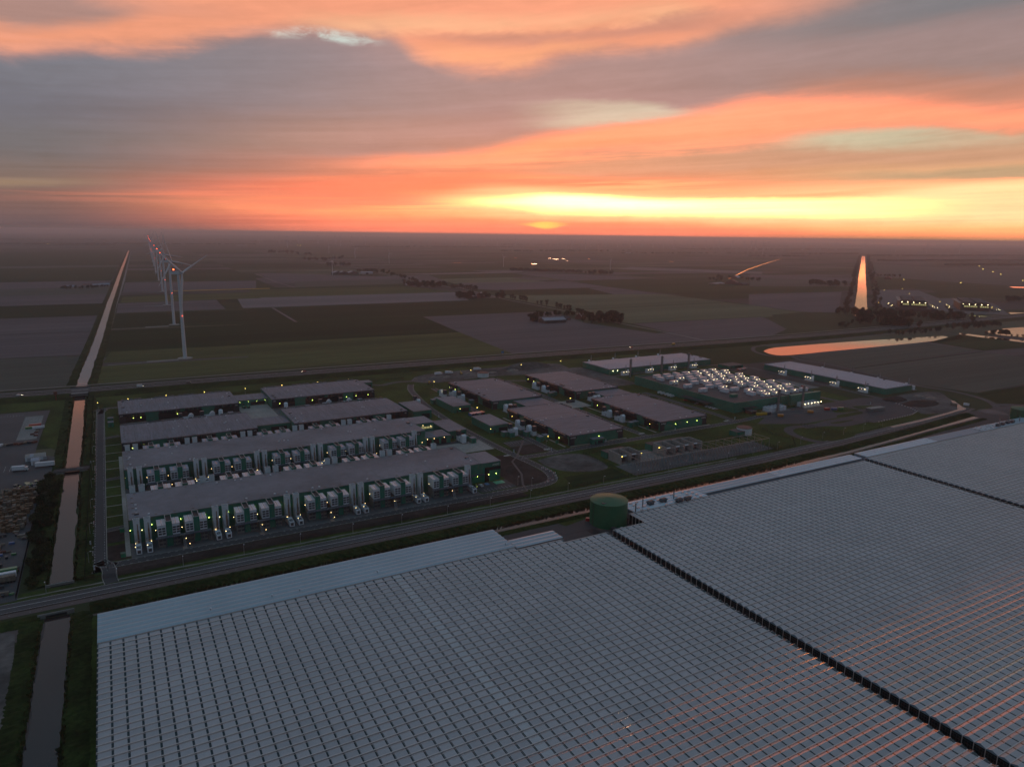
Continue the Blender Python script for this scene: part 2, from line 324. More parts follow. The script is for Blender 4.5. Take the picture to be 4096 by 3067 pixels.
# ------------------------------------------------------------------ mesh builder
class MB:
    def __init__(s): s.v = []; s.f = []
    def quad(s, *p):
        i = len(s.v); s.v += p; s.f.append(tuple(range(i, i+len(p)))); return s
    def box(s, x0, x1, y0, y1, z0, z1, top=True):
        i = len(s.v)
        s.v += [(x0, y0, z0), (x1, y0, z0), (x1, y1, z0), (x0, y1, z0), (x0, y0, z1), (x1, y0, z1), (x1, y1, z1), (x0, y1, z1)]
        F_ = [(3, 2, 1, 0), (0, 1, 5, 4), (1, 2, 6, 5), (2, 3, 7, 6), (3, 0, 4, 7)]
        if top: F_.append((4, 5, 6, 7))
        s.f += [tuple(a+i for a in q) for q in F_]; return s
    def prism(s, poly, z0, z1):
        i = len(s.v); n = len(poly)
        s.v += [(x, y, z0) for x, y in poly]+[(x, y, z1) for x, y in poly]
        s.f.append(tuple(i+n+k for k in range(n))); s.f.append(tuple(i+n-1-k for k in range(n)))
        s.f += [(i+k, i+(k+1) % n, i+n+(k+1) % n, i+n+k) for k in range(n)]; return s
    def tube(s, a, b, r0, r1=None, n=8, cap=True):
        r1 = r0 if r1 is None else r1
        a, b = Vector(a), Vector(b); d = (b-a).normalized()
        u = d.orthogonal().normalized(); w = d.cross(u); i = len(s.v)
        for c_, r in ((a, r0), (b, r1)):
            for k in range(n):
                t = 2*pi*k/n; s.v.append(tuple(c_+u*r*cos(t)+w*r*sin(t)))
        s.f += [(i+k, i+(k+1) % n, i+n+(k+1) % n, i+n+k) for k in range(n)]
        if cap: s.f += [tuple(i+n-1-k for k in range(n)), tuple(i+n+k for k in range(n))]
        return s
    def lathe(s, prof, n=32, cx=0, cy=0):
        i = len(s.v); m = len(prof)
        for r, z in prof:
            for k in range(n): s.v.append((cx+r*cos(2*pi*k/n), cy+r*sin(2*pi*k/n), z))
        for j in range(m-1):
            for k in range(n): s.f.append((i+j*n+k, i+j*n+(k+1) % n, i+(j+1)*n+(k+1) % n, i+(j+1)*n+k))
        return s
    def mesh(s, name, m, smooth=False):
        me = bpy.data.meshes.new(name); me.from_pydata(s.v, [], s.f)
        me.materials.append(MATS[m] if isinstance(m, str) else m)
        if smooth: me.polygons.foreach_set('use_smooth', [True]*len(me.polygons))
        me.update(); return me
def ob(name, me, parent=None, loc=(0, 0, 0), rz=0, kind=None, label=None, cat=None, group=None):
    o = bpy.data.objects.new(name, me); COL.objects.link(o)
    o.location = loc
    if rz: o.rotation_euler = (0, 0, rz)
    if parent: o.parent = parent
    if kind: o['kind'] = kind
    if label: o['label'] = label
    if cat: o['category'] = cat
    if group: o['group'] = group
    return o
def place(name, parts, loc, rz, label, cat, group=None, s=1.):
    r = ob(name, None, None, loc, rz, None, label, cat, group)
    r.empty_display_size = .5
    if s != 1.: r.scale = (s, s, s)
    for q in parts:
        c_ = ob(q[0], q[1], r, q[3] if len(q) > 3 else (0, 0, 0))
        for t in (q[2] if len(q) > 2 and q[2] else ()):
            ob(t[0], t[1], c_, t[2] if len(t) > 2 else (0, 0, 0))
    return r
def struct(name, b, m, z=None, smooth=False):
    return ob(name, b.mesh(name, m, smooth), kind='structure')
def offs(pts, o):
    P = [Vector((x, y)) for x, y in pts]; out = []
    for i, p in enumerate(P):
        d = (P[min(i+1, len(P)-1)]-P[max(i-1, 0)]).normalized()
        out.append((p.x-d.y*o, p.y+d.x*o))
    return out
def dense(pts, step):
    out = []
    for (x0, y0), (x1, y1) in zip(pts, pts[1:]):
        n = max(1, int(hypot(x1-x0, y1-y0)/step))
        out += [(x0+(x1-x0)*k/n, y0+(y1-y0)*k/n) for k in range(n)]
    return out+[pts[-1]]
def smoothp(pts, n=6):
    if len(pts) < 3: return pts
    P = [pts[0]]+list(pts)+[pts[-1]]; out = []
    for i in range(1, len(P)-2):
        p0, p1, p2, p3 = P[i-1:i+3]
        for k in range(n):
            t = k/n; q = []
            for a in (0, 1):
                q.append(.5*((2*p1[a])+(-p0[a]+p2[a])*t+(2*p0[a]-5*p1[a]+4*p2[a]-p3[a])*t*t+(-p0[a]+3*p1[a]-3*p2[a]+p3[a])*t**3))
            out.append(tuple(q))
    return out+[pts[-1]]
def ribbon(b, pts, prof, jit=0, jz=0):
    rows = [offs(pts, o) for o, _ in prof]; i = len(b.v); m = len(prof)
    for k in range(len(pts)):
        for j, (o, z) in enumerate(prof):
            x, y = rows[j][k]; e = 0 < j < m-1
            b.v.append((x+random.uniform(-jit, jit), y+random.uniform(-jit, jit), z+(random.uniform(-jz, jz) if e else 0)))
    for k in range(len(pts)-1):
        for j in range(m-1):
            a = i+k*m+j; b.f.append((a, a+m, a+m+1, a+1))
    return b
def flat(b, pts, w, z, o=0): return ribbon(b, pts, [(o+w/2, z), (o-w/2, z)])
def dashes(b, pts, o, w, on, off, z):
    P = offs(dense(pts, .6), o); L = on+off; s = 0; cur = []
    for k in range(len(P)):
        if k: s += hypot(P[k][0]-P[k-1][0], P[k][1]-P[k-1][1])
        if s % L < on: cur.append(P[k])
        else:
            if len(cur) > 1: flat(b, [cur[0], cur[-1]], w, z)
            cur = []
    if len(cur) > 1: flat(b, [cur[0], cur[-1]], w, z)
def poly(b, pts, z): b.quad(*[(x, y, z) for x, y in pts]); return b

# ------------------------------------------------------------------ ground sheet with far fields
def ground_mat():
    m = bpy.data.materials.new('ground_fields'); m.use_nodes = True; t = m.node_tree; p = t.nodes['Principled BSDF']
    N, L = t.nodes.new, t.links.new
    p.inputs['Roughness'].default_value = .95; p.inputs['Specular IOR Level'].default_value = .1
    g = N('ShaderNodeNewGeometry'); mp = N('ShaderNodeMapping'); mp.inputs['Rotation'].default_value = (0, 0, R(2.3)); L(g.outputs['Position'], mp.inputs['Vector'])
    def strips(sx_, sy_, seed):
        a = N('ShaderNodeVectorMath'); a.operation = 'MULTIPLY_ADD'; a.inputs[1].default_value = (sx_, sy_, 0); a.inputs[2].default_value = (seed, seed*.37, 0); L(mp.outputs[0], a.inputs[0])
        sp = N('ShaderNodeSeparateXYZ'); L(a.outputs[0], sp.inputs[0])
        fy = N('ShaderNodeMath'); fy.operation = 'FLOOR'; L(sp.outputs[0], fy.inputs[0])
        w = N('ShaderNodeTexWhiteNoise'); w.noise_dimensions = '1D'; L(fy.outputs[0], w.inputs['W'])
        ad_ = N('ShaderNodeMath'); L(sp.outputs[1], ad_.inputs[0]); L(w.outputs[0], ad_.inputs[1])
        fx_ = N('ShaderNodeMath'); fx_.operation = 'FLOOR'; L(ad_.outputs[0], fx_.inputs[0])
        cb = N('ShaderNodeCombineXYZ'); L(fy.outputs[0], cb.inputs[0]); L(fx_.outputs[0], cb.inputs[1])
        w2 = N('ShaderNodeTexWhiteNoise'); w2.noise_dimensions = '2D'; L(cb.outputs[0], w2.inputs['Vector']); return w2.outputs[0]
    r = N('ShaderNodeValToRGB'); r.color_ramp.interpolation = 'CONSTANT'
    cs = [(0, (.038, .050, .02)), (.2, (.085, .07, .064)), (.38, (.055, .064, .032)), (.5, (.13, .104, .1)), (.63, (.066, .072, .042)), (.76, (.026, .038, .016)), (.88, (.12, .115, .075))]
    while len(r.color_ramp.elements) < len(cs): r.color_ramp.elements.new(.5)
    for e, (q, c_) in zip(r.color_ramp.elements, cs): e.position = q; e.color = (*c_, 1)
    L(strips(1/520, 1/150, .3), r.inputs[0])
    n = N('ShaderNodeTexNoise'); n.inputs['Scale'].default_value = .004; n.inputs['Detail'].default_value = 6; L(g.outputs['Position'], n.inputs['Vector'])
    mr = N('ShaderNodeMapRange'); mr.inputs[1].default_value = .3; mr.inputs[2].default_value = .7; mr.inputs[3].default_value = .7; mr.inputs[4].default_value = 1.3; L(n.outputs[0], mr.inputs[0])
    v = N('ShaderNodeVectorMath'); v.operation = 'SCALE'; L(r.outputs[0], v.inputs[0]); L(mr.outputs[0], v.inputs['Scale']); L(v.outputs[0], p.inputs['Base Color'])
    MATS['ground_fields'] = m
ground_mat()
struct('ground', MB().box(-34000, 34000, -4000, 42000, -.9, 0), 'ground_fields')
ZF = [.03]
def field(kind, pts, q=None):
    P = [G(*(q(x, y) if q else (x, y))) for x, y in pts]
    ZF[0] += .006
    struct('field', poly(MB(), P, ZF[0]), kind)
# left of the old canal
field('f_olive', [(-900, 1275+30), (690, 1233), (640, 1470), (590, 1560), (-900, 1640)], qA)
field('f_soil', [(-900, 1095), (800, 1028), (700, 1235), (-900, 1302)], qA)
field('f_soil', [(-900, 950), (855, 888), (800, 1030), (-900, 1092)], qA)
field('f_dark', [(-900, 838), (885, 783), (855, 890), (-900, 950)], qA)
field('f_soil', [(-900, 748), (925, 702), (885, 785), (-900, 836)], qA)
field('f_olive', [(-900, 690), (950, 640), (925, 703), (-900, 746)], qA)
field('f_soil', [(-900, 622), (960, 585), (950, 640), (-900, 688)], qA)
field('f_green', [(-900, 495), (1015, 470), (960, 588), (-900, 622)], qA)
field('f_olive', [(-900, 478), (1020, 455), (1015, 470), (-900, 497)], qA)
field('f_green', [(-900, 350), (1070, 335), (1020, 455), (-900, 478)], qA)
# turbine side
field('f_crop', [(860, 1330), (1500, 1290), (2800, 1210), (2700, 1400), (830, 1495)], qA)
field('f_crop', [(885, 1300), (960, 1200), (1600, 1170), (2212, 1138), (2160, 1240), (1500, 1275)], qA)
field('f_crop', [(0, 1107), (1770, 1012), (2240, 1160), (2240, 1212), (-40, 1375)], qB)
field('f_dark', [(950, 1020), (2160, 965), (2160, 1142), (905, 1205)], qA)
field('f_dark', [(0, 945), (1460, 880), (1770, 1012), (0, 1107)], qB)
field('f_soil', [(1460, 880), (2160, 848), (2550, 836), (2820, 930), (3860, 1085), (3000, 1158), (2240, 1200), (1770, 1012)], qB)
field('f_dark', [(1005, 875), (2160, 842), (2160, 965), (960, 1005)], qA)
field('f_dark', [(0, 812), (2150, 745), (2500, 836), (1460, 880), (0, 945)], qB)
field('f_soil', [(1020, 785), (1870, 755), (1950, 835), (1005, 870)], qA)
field('f_soil_light', [(-110, 722), (1740, 673), (1850, 742), (-60, 808)], qB)
field('f_crop', [(1060, 730), (2250, 690), (2250, 742), (1870, 752), (1040, 780)], qA)
field('f_crop', [(0, 655), (1330, 625), (1745, 670), (0, 722)], qB)
field('f_green', [(-50, 632), (380, 632), (1400, 598), (1330, 625), (-50, 655)], qB)
field('f_yellow', [(1500, 676), (2330, 653), (2330, 659), (1500, 682)], qA)
field('f_soil', [(1080, 605), (2212, 585), (2212, 655), (1060, 690)], qA)
field('f_olive', [(380, 582), (1380, 560), (1400, 598), (380, 632)], qB)
field('f_soil', [(60, 510), (1100, 540), (1380, 560), (210, 585)], qB)
field('f_green', [(1090, 535), (2212, 525), (2212, 590), (1080, 605)], qA)
field('f_soil_light', [(1280, 520), (2300, 497), (2300, 507), (1500, 525)], qB)
field('f_green', [(1500, 525), (2300, 507), (2300, 545), (1600, 562)], qB)
field('f_pale', [(1600, 562), (2180, 547), (2500, 585), (1720, 600)], qB)
field('f_soil', [(-350, 595), (590, 582), (930, 630), (0, 657), (-380, 640)], qC)
field('f_dark', [(-130, 660), (750, 640), (1000, 700), (40, 697)], qC)
field('f_soil', [(750, 640), (930, 630), (1380, 690), (1000, 702)], qC)
field('f_pale', [(40, 700), (1400, 690), (1910, 757), (590, 822), (300, 770), (40, 722)], qC)
field('f_pale', [(590, 826), (1910, 761), (2300, 802), (2300, 880), (1120, 937), (990, 928)], qC)
field('f_soil', [(1120, 940), (2212, 884), (2260, 900), (2420, 985), (2250, 1060), (1760, 1088)], qC)
field('f_green', [(600, 577), (1250, 560), (2280, 600), (2260, 690), (1640, 710), (930, 630)], qC)
field('f_soil', [(120, 515), (600, 520), (1250, 558), (600, 575)], qC)
field('f_soil_light', [(1000, 480), (1100, 460), (2212, 500), (2212, 520)], qC)
field('f_pale', [(-10, 753), (430, 806), (-10, 840)], qD)
field('f_soil', [(-10, 660), (740, 640), (715, 810), (430, 803), (-10, 748)], qD)
field('f_green', [(0, 600), (745, 596), (740, 640), (0, 660)], qD)
field('f_soil', [(0, 500), (860, 530), (850, 556), (0, 525)], qD)
field('f_olive', [(0, 525), (850, 556), (750, 596), (0, 596)], qD)
field('f_green', [(1020, 520), (2212, 620), (2212, 700), (1620, 680), (1430, 620), (1040, 600)], qD)
field('f_olive', [(1000, 420), (2212, 470), (2212, 600), (1040, 520)], qD)
field('f_olive', [(350, 357), (1390, 245), (1845, 306), (820, 452), (600, 402)], q4)
field('f_olive', [(830, 456), (1890, 318), (2260, 370), (2260, 570), (1830, 650), (1300, 577)], q4)
field('f_green', [(1450, 240), (1690, 177), (2300, 262), (2300, 280), (1885, 310)], q4)
field('f_dark', [(1830, 658), (2300, 578), (2300, 745), (2030, 740)], q4)
# dark ditches between the polder lots
db = MB()
for q, a, b_, w in ((qA, (-900, 1304), (690, 1235), 3), (qA, (-900, 1094), (800, 1030), 3), (qC, (590, 823), (1910, 759), 3), (qC, (930, 630), (1910, 756), 4), (qC, (1910, 756), (2300, 802), 4), (qC, (1120, 938), (2212, 882), 4), (qB, (0, 945), (1460, 880), 2), (q4, (830, 454), (1890, 316), 4), (qC, (100, 515), (930, 630), 5)):
    flat(db, dense([G(*q(*a)), G(*q(*b_))], 60), w, .3)
ob('field_ditches', db.mesh('field_ditches', 'ditch_weed'), kind='structure')

# ------------------------------------------------------------------ water
def jitter_edge(pts, amp, step):
    return [(x+random.uniform(-amp, amp), y+random.uniform(-amp, amp)) for x, y in dense(pts, step)]
def channel(name, pts, w, m, z=.12, amp=.5, step=6):
    P = dense(pts, step); l = offs(P, w/2); r = offs(P, -w/2); b = MB()
    l = [(x+random.uniform(-amp, amp), y) for x, y in l]; r = [(x+random.uniform(-amp, amp), y) for x, y in r]
    for k in range(len(P)-1): b.quad((*l[k], z), (*r[k], z), (*r[k+1], z), (*l[k+1], z))
    return struct(name, b, m)
channel('canal_water', [(-33, 60), (-32.5, 352)], 10.4, 'water_near', amp=.8)
channel('canal_water', [(-32.6, 384), (-34, 572), (-35, 850)], 9.8, 'water_near', amp=.7)
far_c = [G(*qA(x, y)) for x, y in ((697, 1518), (760, 1340), (845, 1110), (893, 960), (945, 790), (1000, 640), (1040, 520), (1075, 430), (1112, 330))]
channel('canal_water', far_c, 11.5, 'water', .4, 1.4, 14)
channel('ditch_water', [(-10, 343.5), (420, 345.5), (520, 350), (640, 360), (735, 366)], 6.5, 'water', amp=.5)
channel('ditch_water', [G(*q4(x, y)) for x, y in ((1140, 925), (1400, 868), (1620, 808), (1735, 770))], 3.2, 'water', .2, .3)
struct('ditch_water', poly(MB(), [G(*q4(x, y)) for x, y in ((1618, 708), (1650, 715), (1745, 782), (1690, 795))], .21), 'water')
pond = smoothp([G(*q4(x, y)) for x, y in ((108, 312), (180, 288), (400, 268), (800, 237), (1300, 205), (1480, 193), (1570, 192), (1598, 207), (1540, 222), (1400, 240), (1000, 280), (600, 318), (380, 340), (240, 347), (150, 332), (108, 312))], 4)
struct('pond_water', poly(MB(), pond, .3), 'water')
struct('pond_water', poly(MB(), [G(*q4(x, y)) for x, y in ((1895, 150), (2050, 130), (2320, 112), (2320, 195), (2212, 200), (2060, 188), (1950, 172))], .3), 'water')
struct('pond_water', poly(MB(), [G(*q4(x, y)) for x, y in ((1690, 166), (1900, 190), (2300, 240), (2300, 252), (1880, 204), (1690, 176))], .34), 'water')
struct('pond_water', poly(MB(), [G(*q4(x, y)) for x, y in ((1775, 20), (2060, 42), (1800, 72), (1760, 60))], .3), 'water')
struct('pond_water', poly(MB(), [G(*q4(x, y)) for x, y in ((2085, 0), (2300, 4), (2300, 30), (2140, 40))], .3), 'water')
struct('pond_water', poly(MB(), [G(*q4(x, y)) for x, y in ((2095, -208), (2300, -204), (2300, -196), (2120, -200))], .3), 'water')
fc = [G(*qD(x, y)) for x, y in ((893, 836), (899, 700), (904, 620), (903, 540), (908, 470), (912, 420), (914, 372), (915, 352))]
channel('canal_water', fc, 29, 'water', .4, 3., 26)
for q, pts, w in ((qD, ((-170, 535), (-20, 462), (100, 420), (245, 375)), 3.4),):
    channel('ditch_water', [G(*q(x, y)) for x, y in pts], w, 'water', .4, .8, 60)
for q, x, y, w, d in ((qC, 133, 382, 16, 22), (qC, 420, 387, 14, 14), (qC, 470, 394, 24, 24), (qC, 535, 393, 16, 20), (qC, 1445, 416, 26, 10), (qC, 285, 435, 18, 50), (qC, 755, 392, 10, 20), (qC, 30, 380, 14, 18), (qC, 575, 407, 12, 12), (qB, 1745, 424, 30, 20)):
    cx_, cy_ = G(*q(x, y)); a_ = .6
    P = [(cx_+w*cos(t)*cos(a_)-d*sin(t)*sin(a_)*.6+random.uniform(-6, 6), cy_-w*cos(t)*sin(a_)-d*sin(t)*cos(a_)*.6) for t in [k*pi/5 for k in range(10)]]
    struct('pond_water', poly(MB(), P[::-1], .4), 'water')
lk_ = [G(*qD(x, y)) for x, y in ((620, 233), (1000, 243), (1500, 262), (1500, 269), (1150, 263), (800, 250))]
struct('lake_water', poly(MB(), lk_, .5), 'water')
struct('sea_water', poly(MB(), [G(*qD(x, y)) for x, y in ((150, 202), (600, 213), (1300, 231), (2500, 262), (2500, 248), (1300, 219), (600, 206), (150, 197))], .5), 'water')

# ------------------------------------------------------------------ banks, embankments
def bank(name, pts, prof, m, step=2.5, jit=.3, jz=.3):
    return struct(name, ribbon(MB(), dense(pts, step), prof, jit, jz), m, smooth=False)
for x0, s in ((-38.6, 1), (-26.6, -1)):
    for y0, y1 in ((60, 350), (386, 571), (583, 842)):
        bank('canal_bank', [(x0, y0), (x0-(1.2 if y0 > 500 else 0), y1)], [(-.6 if s > 0 else .9, .16), (0, .7), (1.6*s, 1.1), (3.4*s, .9), (6*s, .5), (8*s, .08)], 'verge', 1.6, .35, .3)
struct('grass', MB().box(-26, -19.4, 384, 842, 0, .14), 'grass')
struct('grass', MB().box(-26, -16.9, 60, 345, 0, .13), 'grass')
struct('grass', MB().box(-150, -39, 60, 336, 0, .13), 'meadow')
struct('gravel_lot', poly(MB(), [G(*p_) for p_ in ((-300, 2520), (60, 2535), (55, 2640), (40, 2700), (72, 2790), (30, 2990), (10, 3120), (-300, 3100))], .17), 'rubble')
bank('hedge_bank', [(-20, 353.8), (400, 354.2), (520, 357), (640, 366), (740, 375)], [(5.4, .1), (3.8, 1.0), (2, 1.6), (0, 1.7), (-2, 1.2), (-4, .7), (-6.4, .14)], 'verge', 1.6, .3, .42)
bank('ditch_bank', [(-16, 337.6), (420, 338.6), (520, 343), (640, 352), (735, 358)], [(2.6, .14), (.8, .8), (-1, .7), (-3, .1)], 'verge', 1.6, .3, .25)
bank('hedge_bank', [(-200, 353.6), (-39, 353.6)], [(4.6, .1), (2, 1.), (-2, 1.), (-6, .1)], 'verge', 1.6, .3, .3)
for sgn in (-1, 1):
    for k in range(len(far_c)-1):
        bank('canal_bank', [far_c[k], far_c[k+1]], [(5.6*sgn, .42), (7*sgn, 1.3), (10*sgn, 1.2), (15*sgn, .35)], 'verge', 9, .6, .4)

# highway on its low embankment
hw = smoothp([G(x, y) for x, y in ((-500, 1629), (0, 1592), (300, 1571), (1000, 1516), (1600, 1470), (2200, 1424), (3000, 1366), (3400, 1333), (3750, 1300), (4096, 1266), (4500, 1226))], 8)
hw = [(-2600, hw[0][1]+10)]+hw
def split(pts, x0, x1):
    D_ = dense(pts, 3.)
    return [p_ for p_ in D_ if p_[0] < x0], [p_ for p_ in D_ if p_[0] > x1]
for seg in split(hw, -41.5, -28.5):
    seg = [p_ for k, p_ in enumerate(seg) if k % 3 == 0 or k in (0, len(seg)-1)]
    struct('embankment', ribbon(MB(), seg, [(34, .1), (27, 2.2), (14, 2.6), (-14, 2.6), (-20, 2.2), (-34, .1)], .2, .12), 'verge')
b = MB()
for o in (7.4, -7.4): flat(b, dense(hw, 25), 11, 2.72, o)
struct('highway', b, 'asphalt_new')
b = MB()
for o in (7.4, -7.4):
    dashes(b, hw[1:-2], o, .2, 3, 9, 2.75)
    for e in (4.8, -4.8): flat(b, dense(hw, 25), .25, 2.75, o+e)
struct('road_markings', b, 'paint_white')
struct('side_road', flat(MB(), dense([(x, y+1) for x, y in offs(hw, 25.5)], 25), 4.5, 2.46), 'path_pale')
b = MB()
for o in (0.6, -.6): flat(b, dense(hw, 25), .12, 3.4, o)
ob('guard_rail', b.mesh('guard_rail', 'pale_steel'), label='long steel guard rail between the two highway carriageways', cat='guard rail')
# bridge where the highway crosses the canal
r = ob('highway_bridge', None, None, (-35, 862, 0), 0, None, 'concrete highway bridge over the brown canal', 'bridge')
ob('deck', MB().box(-7.5, 7.5, -20, 20, 1.5, 2.64).mesh('bdeck', 'concrete_dark'), r)
for s in (-1, 1):
    ob('parapet', MB().box(-9, 9, s*19.7-.25, s*19.7+.25, 2.64, 3.7).mesh('parapet', 'dark_steel'), r)
    ob('abutment', MB().box(s*6.9-.5, s*6.9+.5, -20, 20, 0, 1.5).mesh('abut', 'concrete_dark'), r)
b = MB()
for pts in (((385*.9, 1518),),): pass
track = smoothp([G(*qA(x, y)) for x, y in ((835, 1508), (800, 1480), (840, 1370), (905, 1150), (950, 990), (1000, 800), (1040, 680), (1085, 530), (1130, 335))], 4)
struct('farm_track', flat(MB(), dense(track, 20), 5.5, .3), 'path_pale')

# ------------------------------------------------------------------ near provincial road
rd = [(-2200, 368), (-200, 368), (440, 368.5), (520, 371), (600, 374.5), (680, 379), (730, 384), (770, 393)]
struct('road', flat(MB(), dense(rd, 20), 9.4, .13, 2.4), 'asphalt')
struct('cycle_path', flat(MB(), dense(rd, 20), 4.2, .125, -5.8), 'cycle_path')
struct('road_strip', flat(MB(), dense(rd, 20), 1.3, .128, -2.95), 'earth')
b = MB(); flat(b, dense(rd, 20), .3, .14, 2.4)
for o in (6.8, -2.1): flat(b, dense(rd, 20), .16, .14, o)
dashes(b, rd[1:], -5.8, .12, 1, 3, .14)
struct('road_markings', b, 'paint_white')
struct('verge', flat(MB(), dense(rd, 20), 8, .105, 11.2), 'grass')
struct('worn_track', ribbon(MB(), dense([(-160, 378.6), (420, 379)], 4), [(.8, .118), (-.5, .118)], .35), 'path_pale')

# ------------------------------------------------------------------ site surfaces
def sheet(name, m, z, *r): return struct(name, MB().box(r[0], r[1], r[2], r[3], 0, z), m)
sheet('site_grass', 'grass', .10, -19.4, 700, 383, 842)
sheet('soil_bed', 'earth', .125, -11, 232, 383.5, 394)
sheet('soil_bed', 'earth', .125, -12.6, -2, 402.5, 424); sheet('soil_bed', 'earth', .125, -12.6, -2.4, 428, 446)
sheet('concrete_slab', 'slab', .14, -1.5, 206, 401.2, 421.8); sheet('concrete_slab', 'slab', .14, -1.5, 206, 467, 517.3)
sheet('concrete_slab', 'slab', .14, -1.5, 232, 562, 606); sheet('concrete_slab', 'slab', .14, -1, 232, 664, 706)
sheet('loading_yard', 'concrete', .15, 101, 130, 664, 727)
sheet('loading_yard', 'concrete', .15, 214, 262, 488, 521); sheet('loading_yard', 'concrete', .15, 379, 421, 574, 604)
sheet('gravel_yard', 'rubble', .12, 700, 1020, 383, 640) if False else None
# internal roads
def road(pts, w, z=.15, m='asphalt_new', dash=True, n=6):
    P = smoothp(pts, n); struct('service_road', flat(MB(), dense(P, 6), w, z), m)
    b_ = MB()
    for s in (-1, 1): flat(b_, dense(P, 6), .35, z+.05, s*(w/2+.1))
    struct('kerb', b_, 'concrete')
    if dash:
        b_ = MB()
        for s in (-1, 1): dashes(b_, P, s*(w/2-.9), .22, 1.6, 2.2, z+.01)
        struct('road_markings', b_, 'paint_white')
    return P
road([(-16.2, 772), (-16.2, 740), (-16.2, 420), (-15.6, 404), (-11, 398.4), (0, 397.7), (100, 397.8), (230, 397.4), (252, 397.6), (264, 404), (270, 420), (270, 440), (268, 462), (266, 500), (265, 580), (270, 650), (282, 720), (294, 752)], 6.4, n=8)
road([(-16.2, 755), (-13, 770), (-4, 776), (120, 778), (235, 776), (262, 762)], 5.2, dash=False)
road([(268, 458), (290, 456.5), (330, 457.5), (420, 458.5), (510, 461), (560, 465), (640, 452), (700, 440)], 7, .153)
road([(301, 458), (301, 500), (303, 560), (306, 640), (309, 722)], 6, .156)
road([(397, 460), (397, 520), (399, 572)], 6, .156); road([(399, 604), (401, 660), (402, 722)], 6, .156)
road([(262, 762), (300, 770), (402, 724), (500, 690), (720, 690), (732, 560), (726, 462)], 6, .159, dash=False)
road([(510, 600), (510, 500), (506, 465)], 6, .162, dash=False); road([(662, 650), (668, 560), (672, 470)], 6, .162, dash=False)
road([(-13, 448), (-2, 450)], 5, .165, dash=False); road([(-13, 545), (-2, 547)], 5, .165, dash=False); road([(-13, 660), (-2, 664)], 5, .165, dash=False)
road([(-13, 399), (-12, 392), (-12, 384), (-11, 376)], 6, .17, dash=False)
road([(214, 520), (240, 518), (264, 520)], 6, .168, dash=False); road([(238, 585), (264, 585)], 7, .168, dash=False)
b = MB()
for k, y in enumerate((470, 489, 508, 527, 570, 590, 612, 636)): b.box(-13, -1.5, y, y+.8, 0, .18)
struct('footpath', b, 'concrete')
b = MB()
b.box(-4, -1.6, 405, 600, 0, .19).box(320, 378, 463.6, 465.2, 0, .2).box(418, 476, 464, 465.6, 0, .2).box(315, 317, 466, 572, 0, .17).box(412, 414, 466, 572, 0, .17)
struct('footpath', b, 'concrete')
# parking lots at the front hall and between the halls
sheet('car_park', 'asphalt_new', .172, 207, 234, 402.5, 419.5)
b = MB()
for k in range(8): b.box(211+k*2.7, 211.12+k*2.7, 403.5, 408.5, .15, .185)
struct('road_markings', b, 'paint_white')
struct('road_markings', MB().box(223.5, 231, 413.5, 419, .15, .184), 'paint_green'); struct('road_markings', MB().box(216.6, 219.4, 414.8, 419, .15, .184), 'paint_blue')
sheet('car_park', 'asphalt_new', .172, 276, 297, 485, 500); sheet('soil_bed', 'earth', .14, 274, 297.4, 463, 484)
b = MB()
for k in range(7): b.box(277+k*2.7, 277.1+k*2.7, 493, 499, .15, .186)
struct('road_markings', b, 'paint_white')
for a_, c_ in (((-19.3, 455), (-19.1, 700)), ((268, 520), (268, 560)), ((310, 461.2), (420, 462.2)), ((440, 462.6), (520, 464.6)), ((203, 400.6), (222, 400.6)), ((255, 400), (268, 410))):
    dm = MB(); dashes(dm, [a_, c_], 0, .3, 3, 2, .19); struct('road_markings', dm, 'paint_red')
for x, y, n_ in ((262, 466, 6), (299, 466, 6), (399, 468, 6), (500, 466, 7)):
    b = MB()
    for k in range(n_): b.box(x-2.6+k*.95, x-2.1+k*.95, y, y+2.6, .15, .19)
    struct('road_markings', b, 'paint_white')
# soil triangle with footpath south of the small halls, rubble ground, substation yard
struct('soil_bed', poly(MB(), [(234, 401.5), (262, 402), (266, 412), (266, 455), (262, 470), (235, 470)], .13), 'earth')
struct('footpath', flat(MB(), [(295, 498), (268, 462), (258, 452), (254, 438), (250, 424), (240, 405), (236, 392), (190, 391)], 1.6, .195), 'cycle_path')
struct('rubble_ground', poly(MB(), smoothp([(277, 446), (300, 450), (318, 442), (318, 412), (306, 404), (285, 412), (276, 428), (277, 446)], 4), .14), 'rubble')
struct('rough_grass', poly(MB(), [(268, 383.5), (317, 383.5), (317, 405), (300, 402), (274, 404)], .13), 'f_dark')
sheet('gravel_yard', 'slab', .145, 322, 468, 383.5, 407); sheet('gravel_yard', 'concrete_dark', .148, 327, 412, 405, 430)
struct('rubble_ground', poly(MB(), smoothp([(300, 768), (330, 800), (430, 805), (512, 800), (520, 770), (500, 716), (482, 716), (478, 730), (420, 752), (372, 752), (320, 750), (300, 768)], 3), .135), 'rubble')
sheet('gravel_yard', 'rubble', .138, 482, 536, 640, 760)
struct('rubble_ground', poly(MB(), smoothp([G(*q4(x, y)) for x, y in ((1100, 700), (1250, 660), (1500, 640), (1600, 690), (1690, 760), (1640, 800), (1420, 820), (1330, 790), (1200, 740), (1100, 700))], 4), .16), 'rubble')
struct('service_yard', poly(MB(), [G(*q4(x, y)) for x, y in ((560, 740), (880, 690), (1100, 690), (1330, 770), (1350, 800), (1300, 830), (1000, 890), (700, 850), (430, 900), (60, 900), (180, 790))], .163), 'asphalt_new')
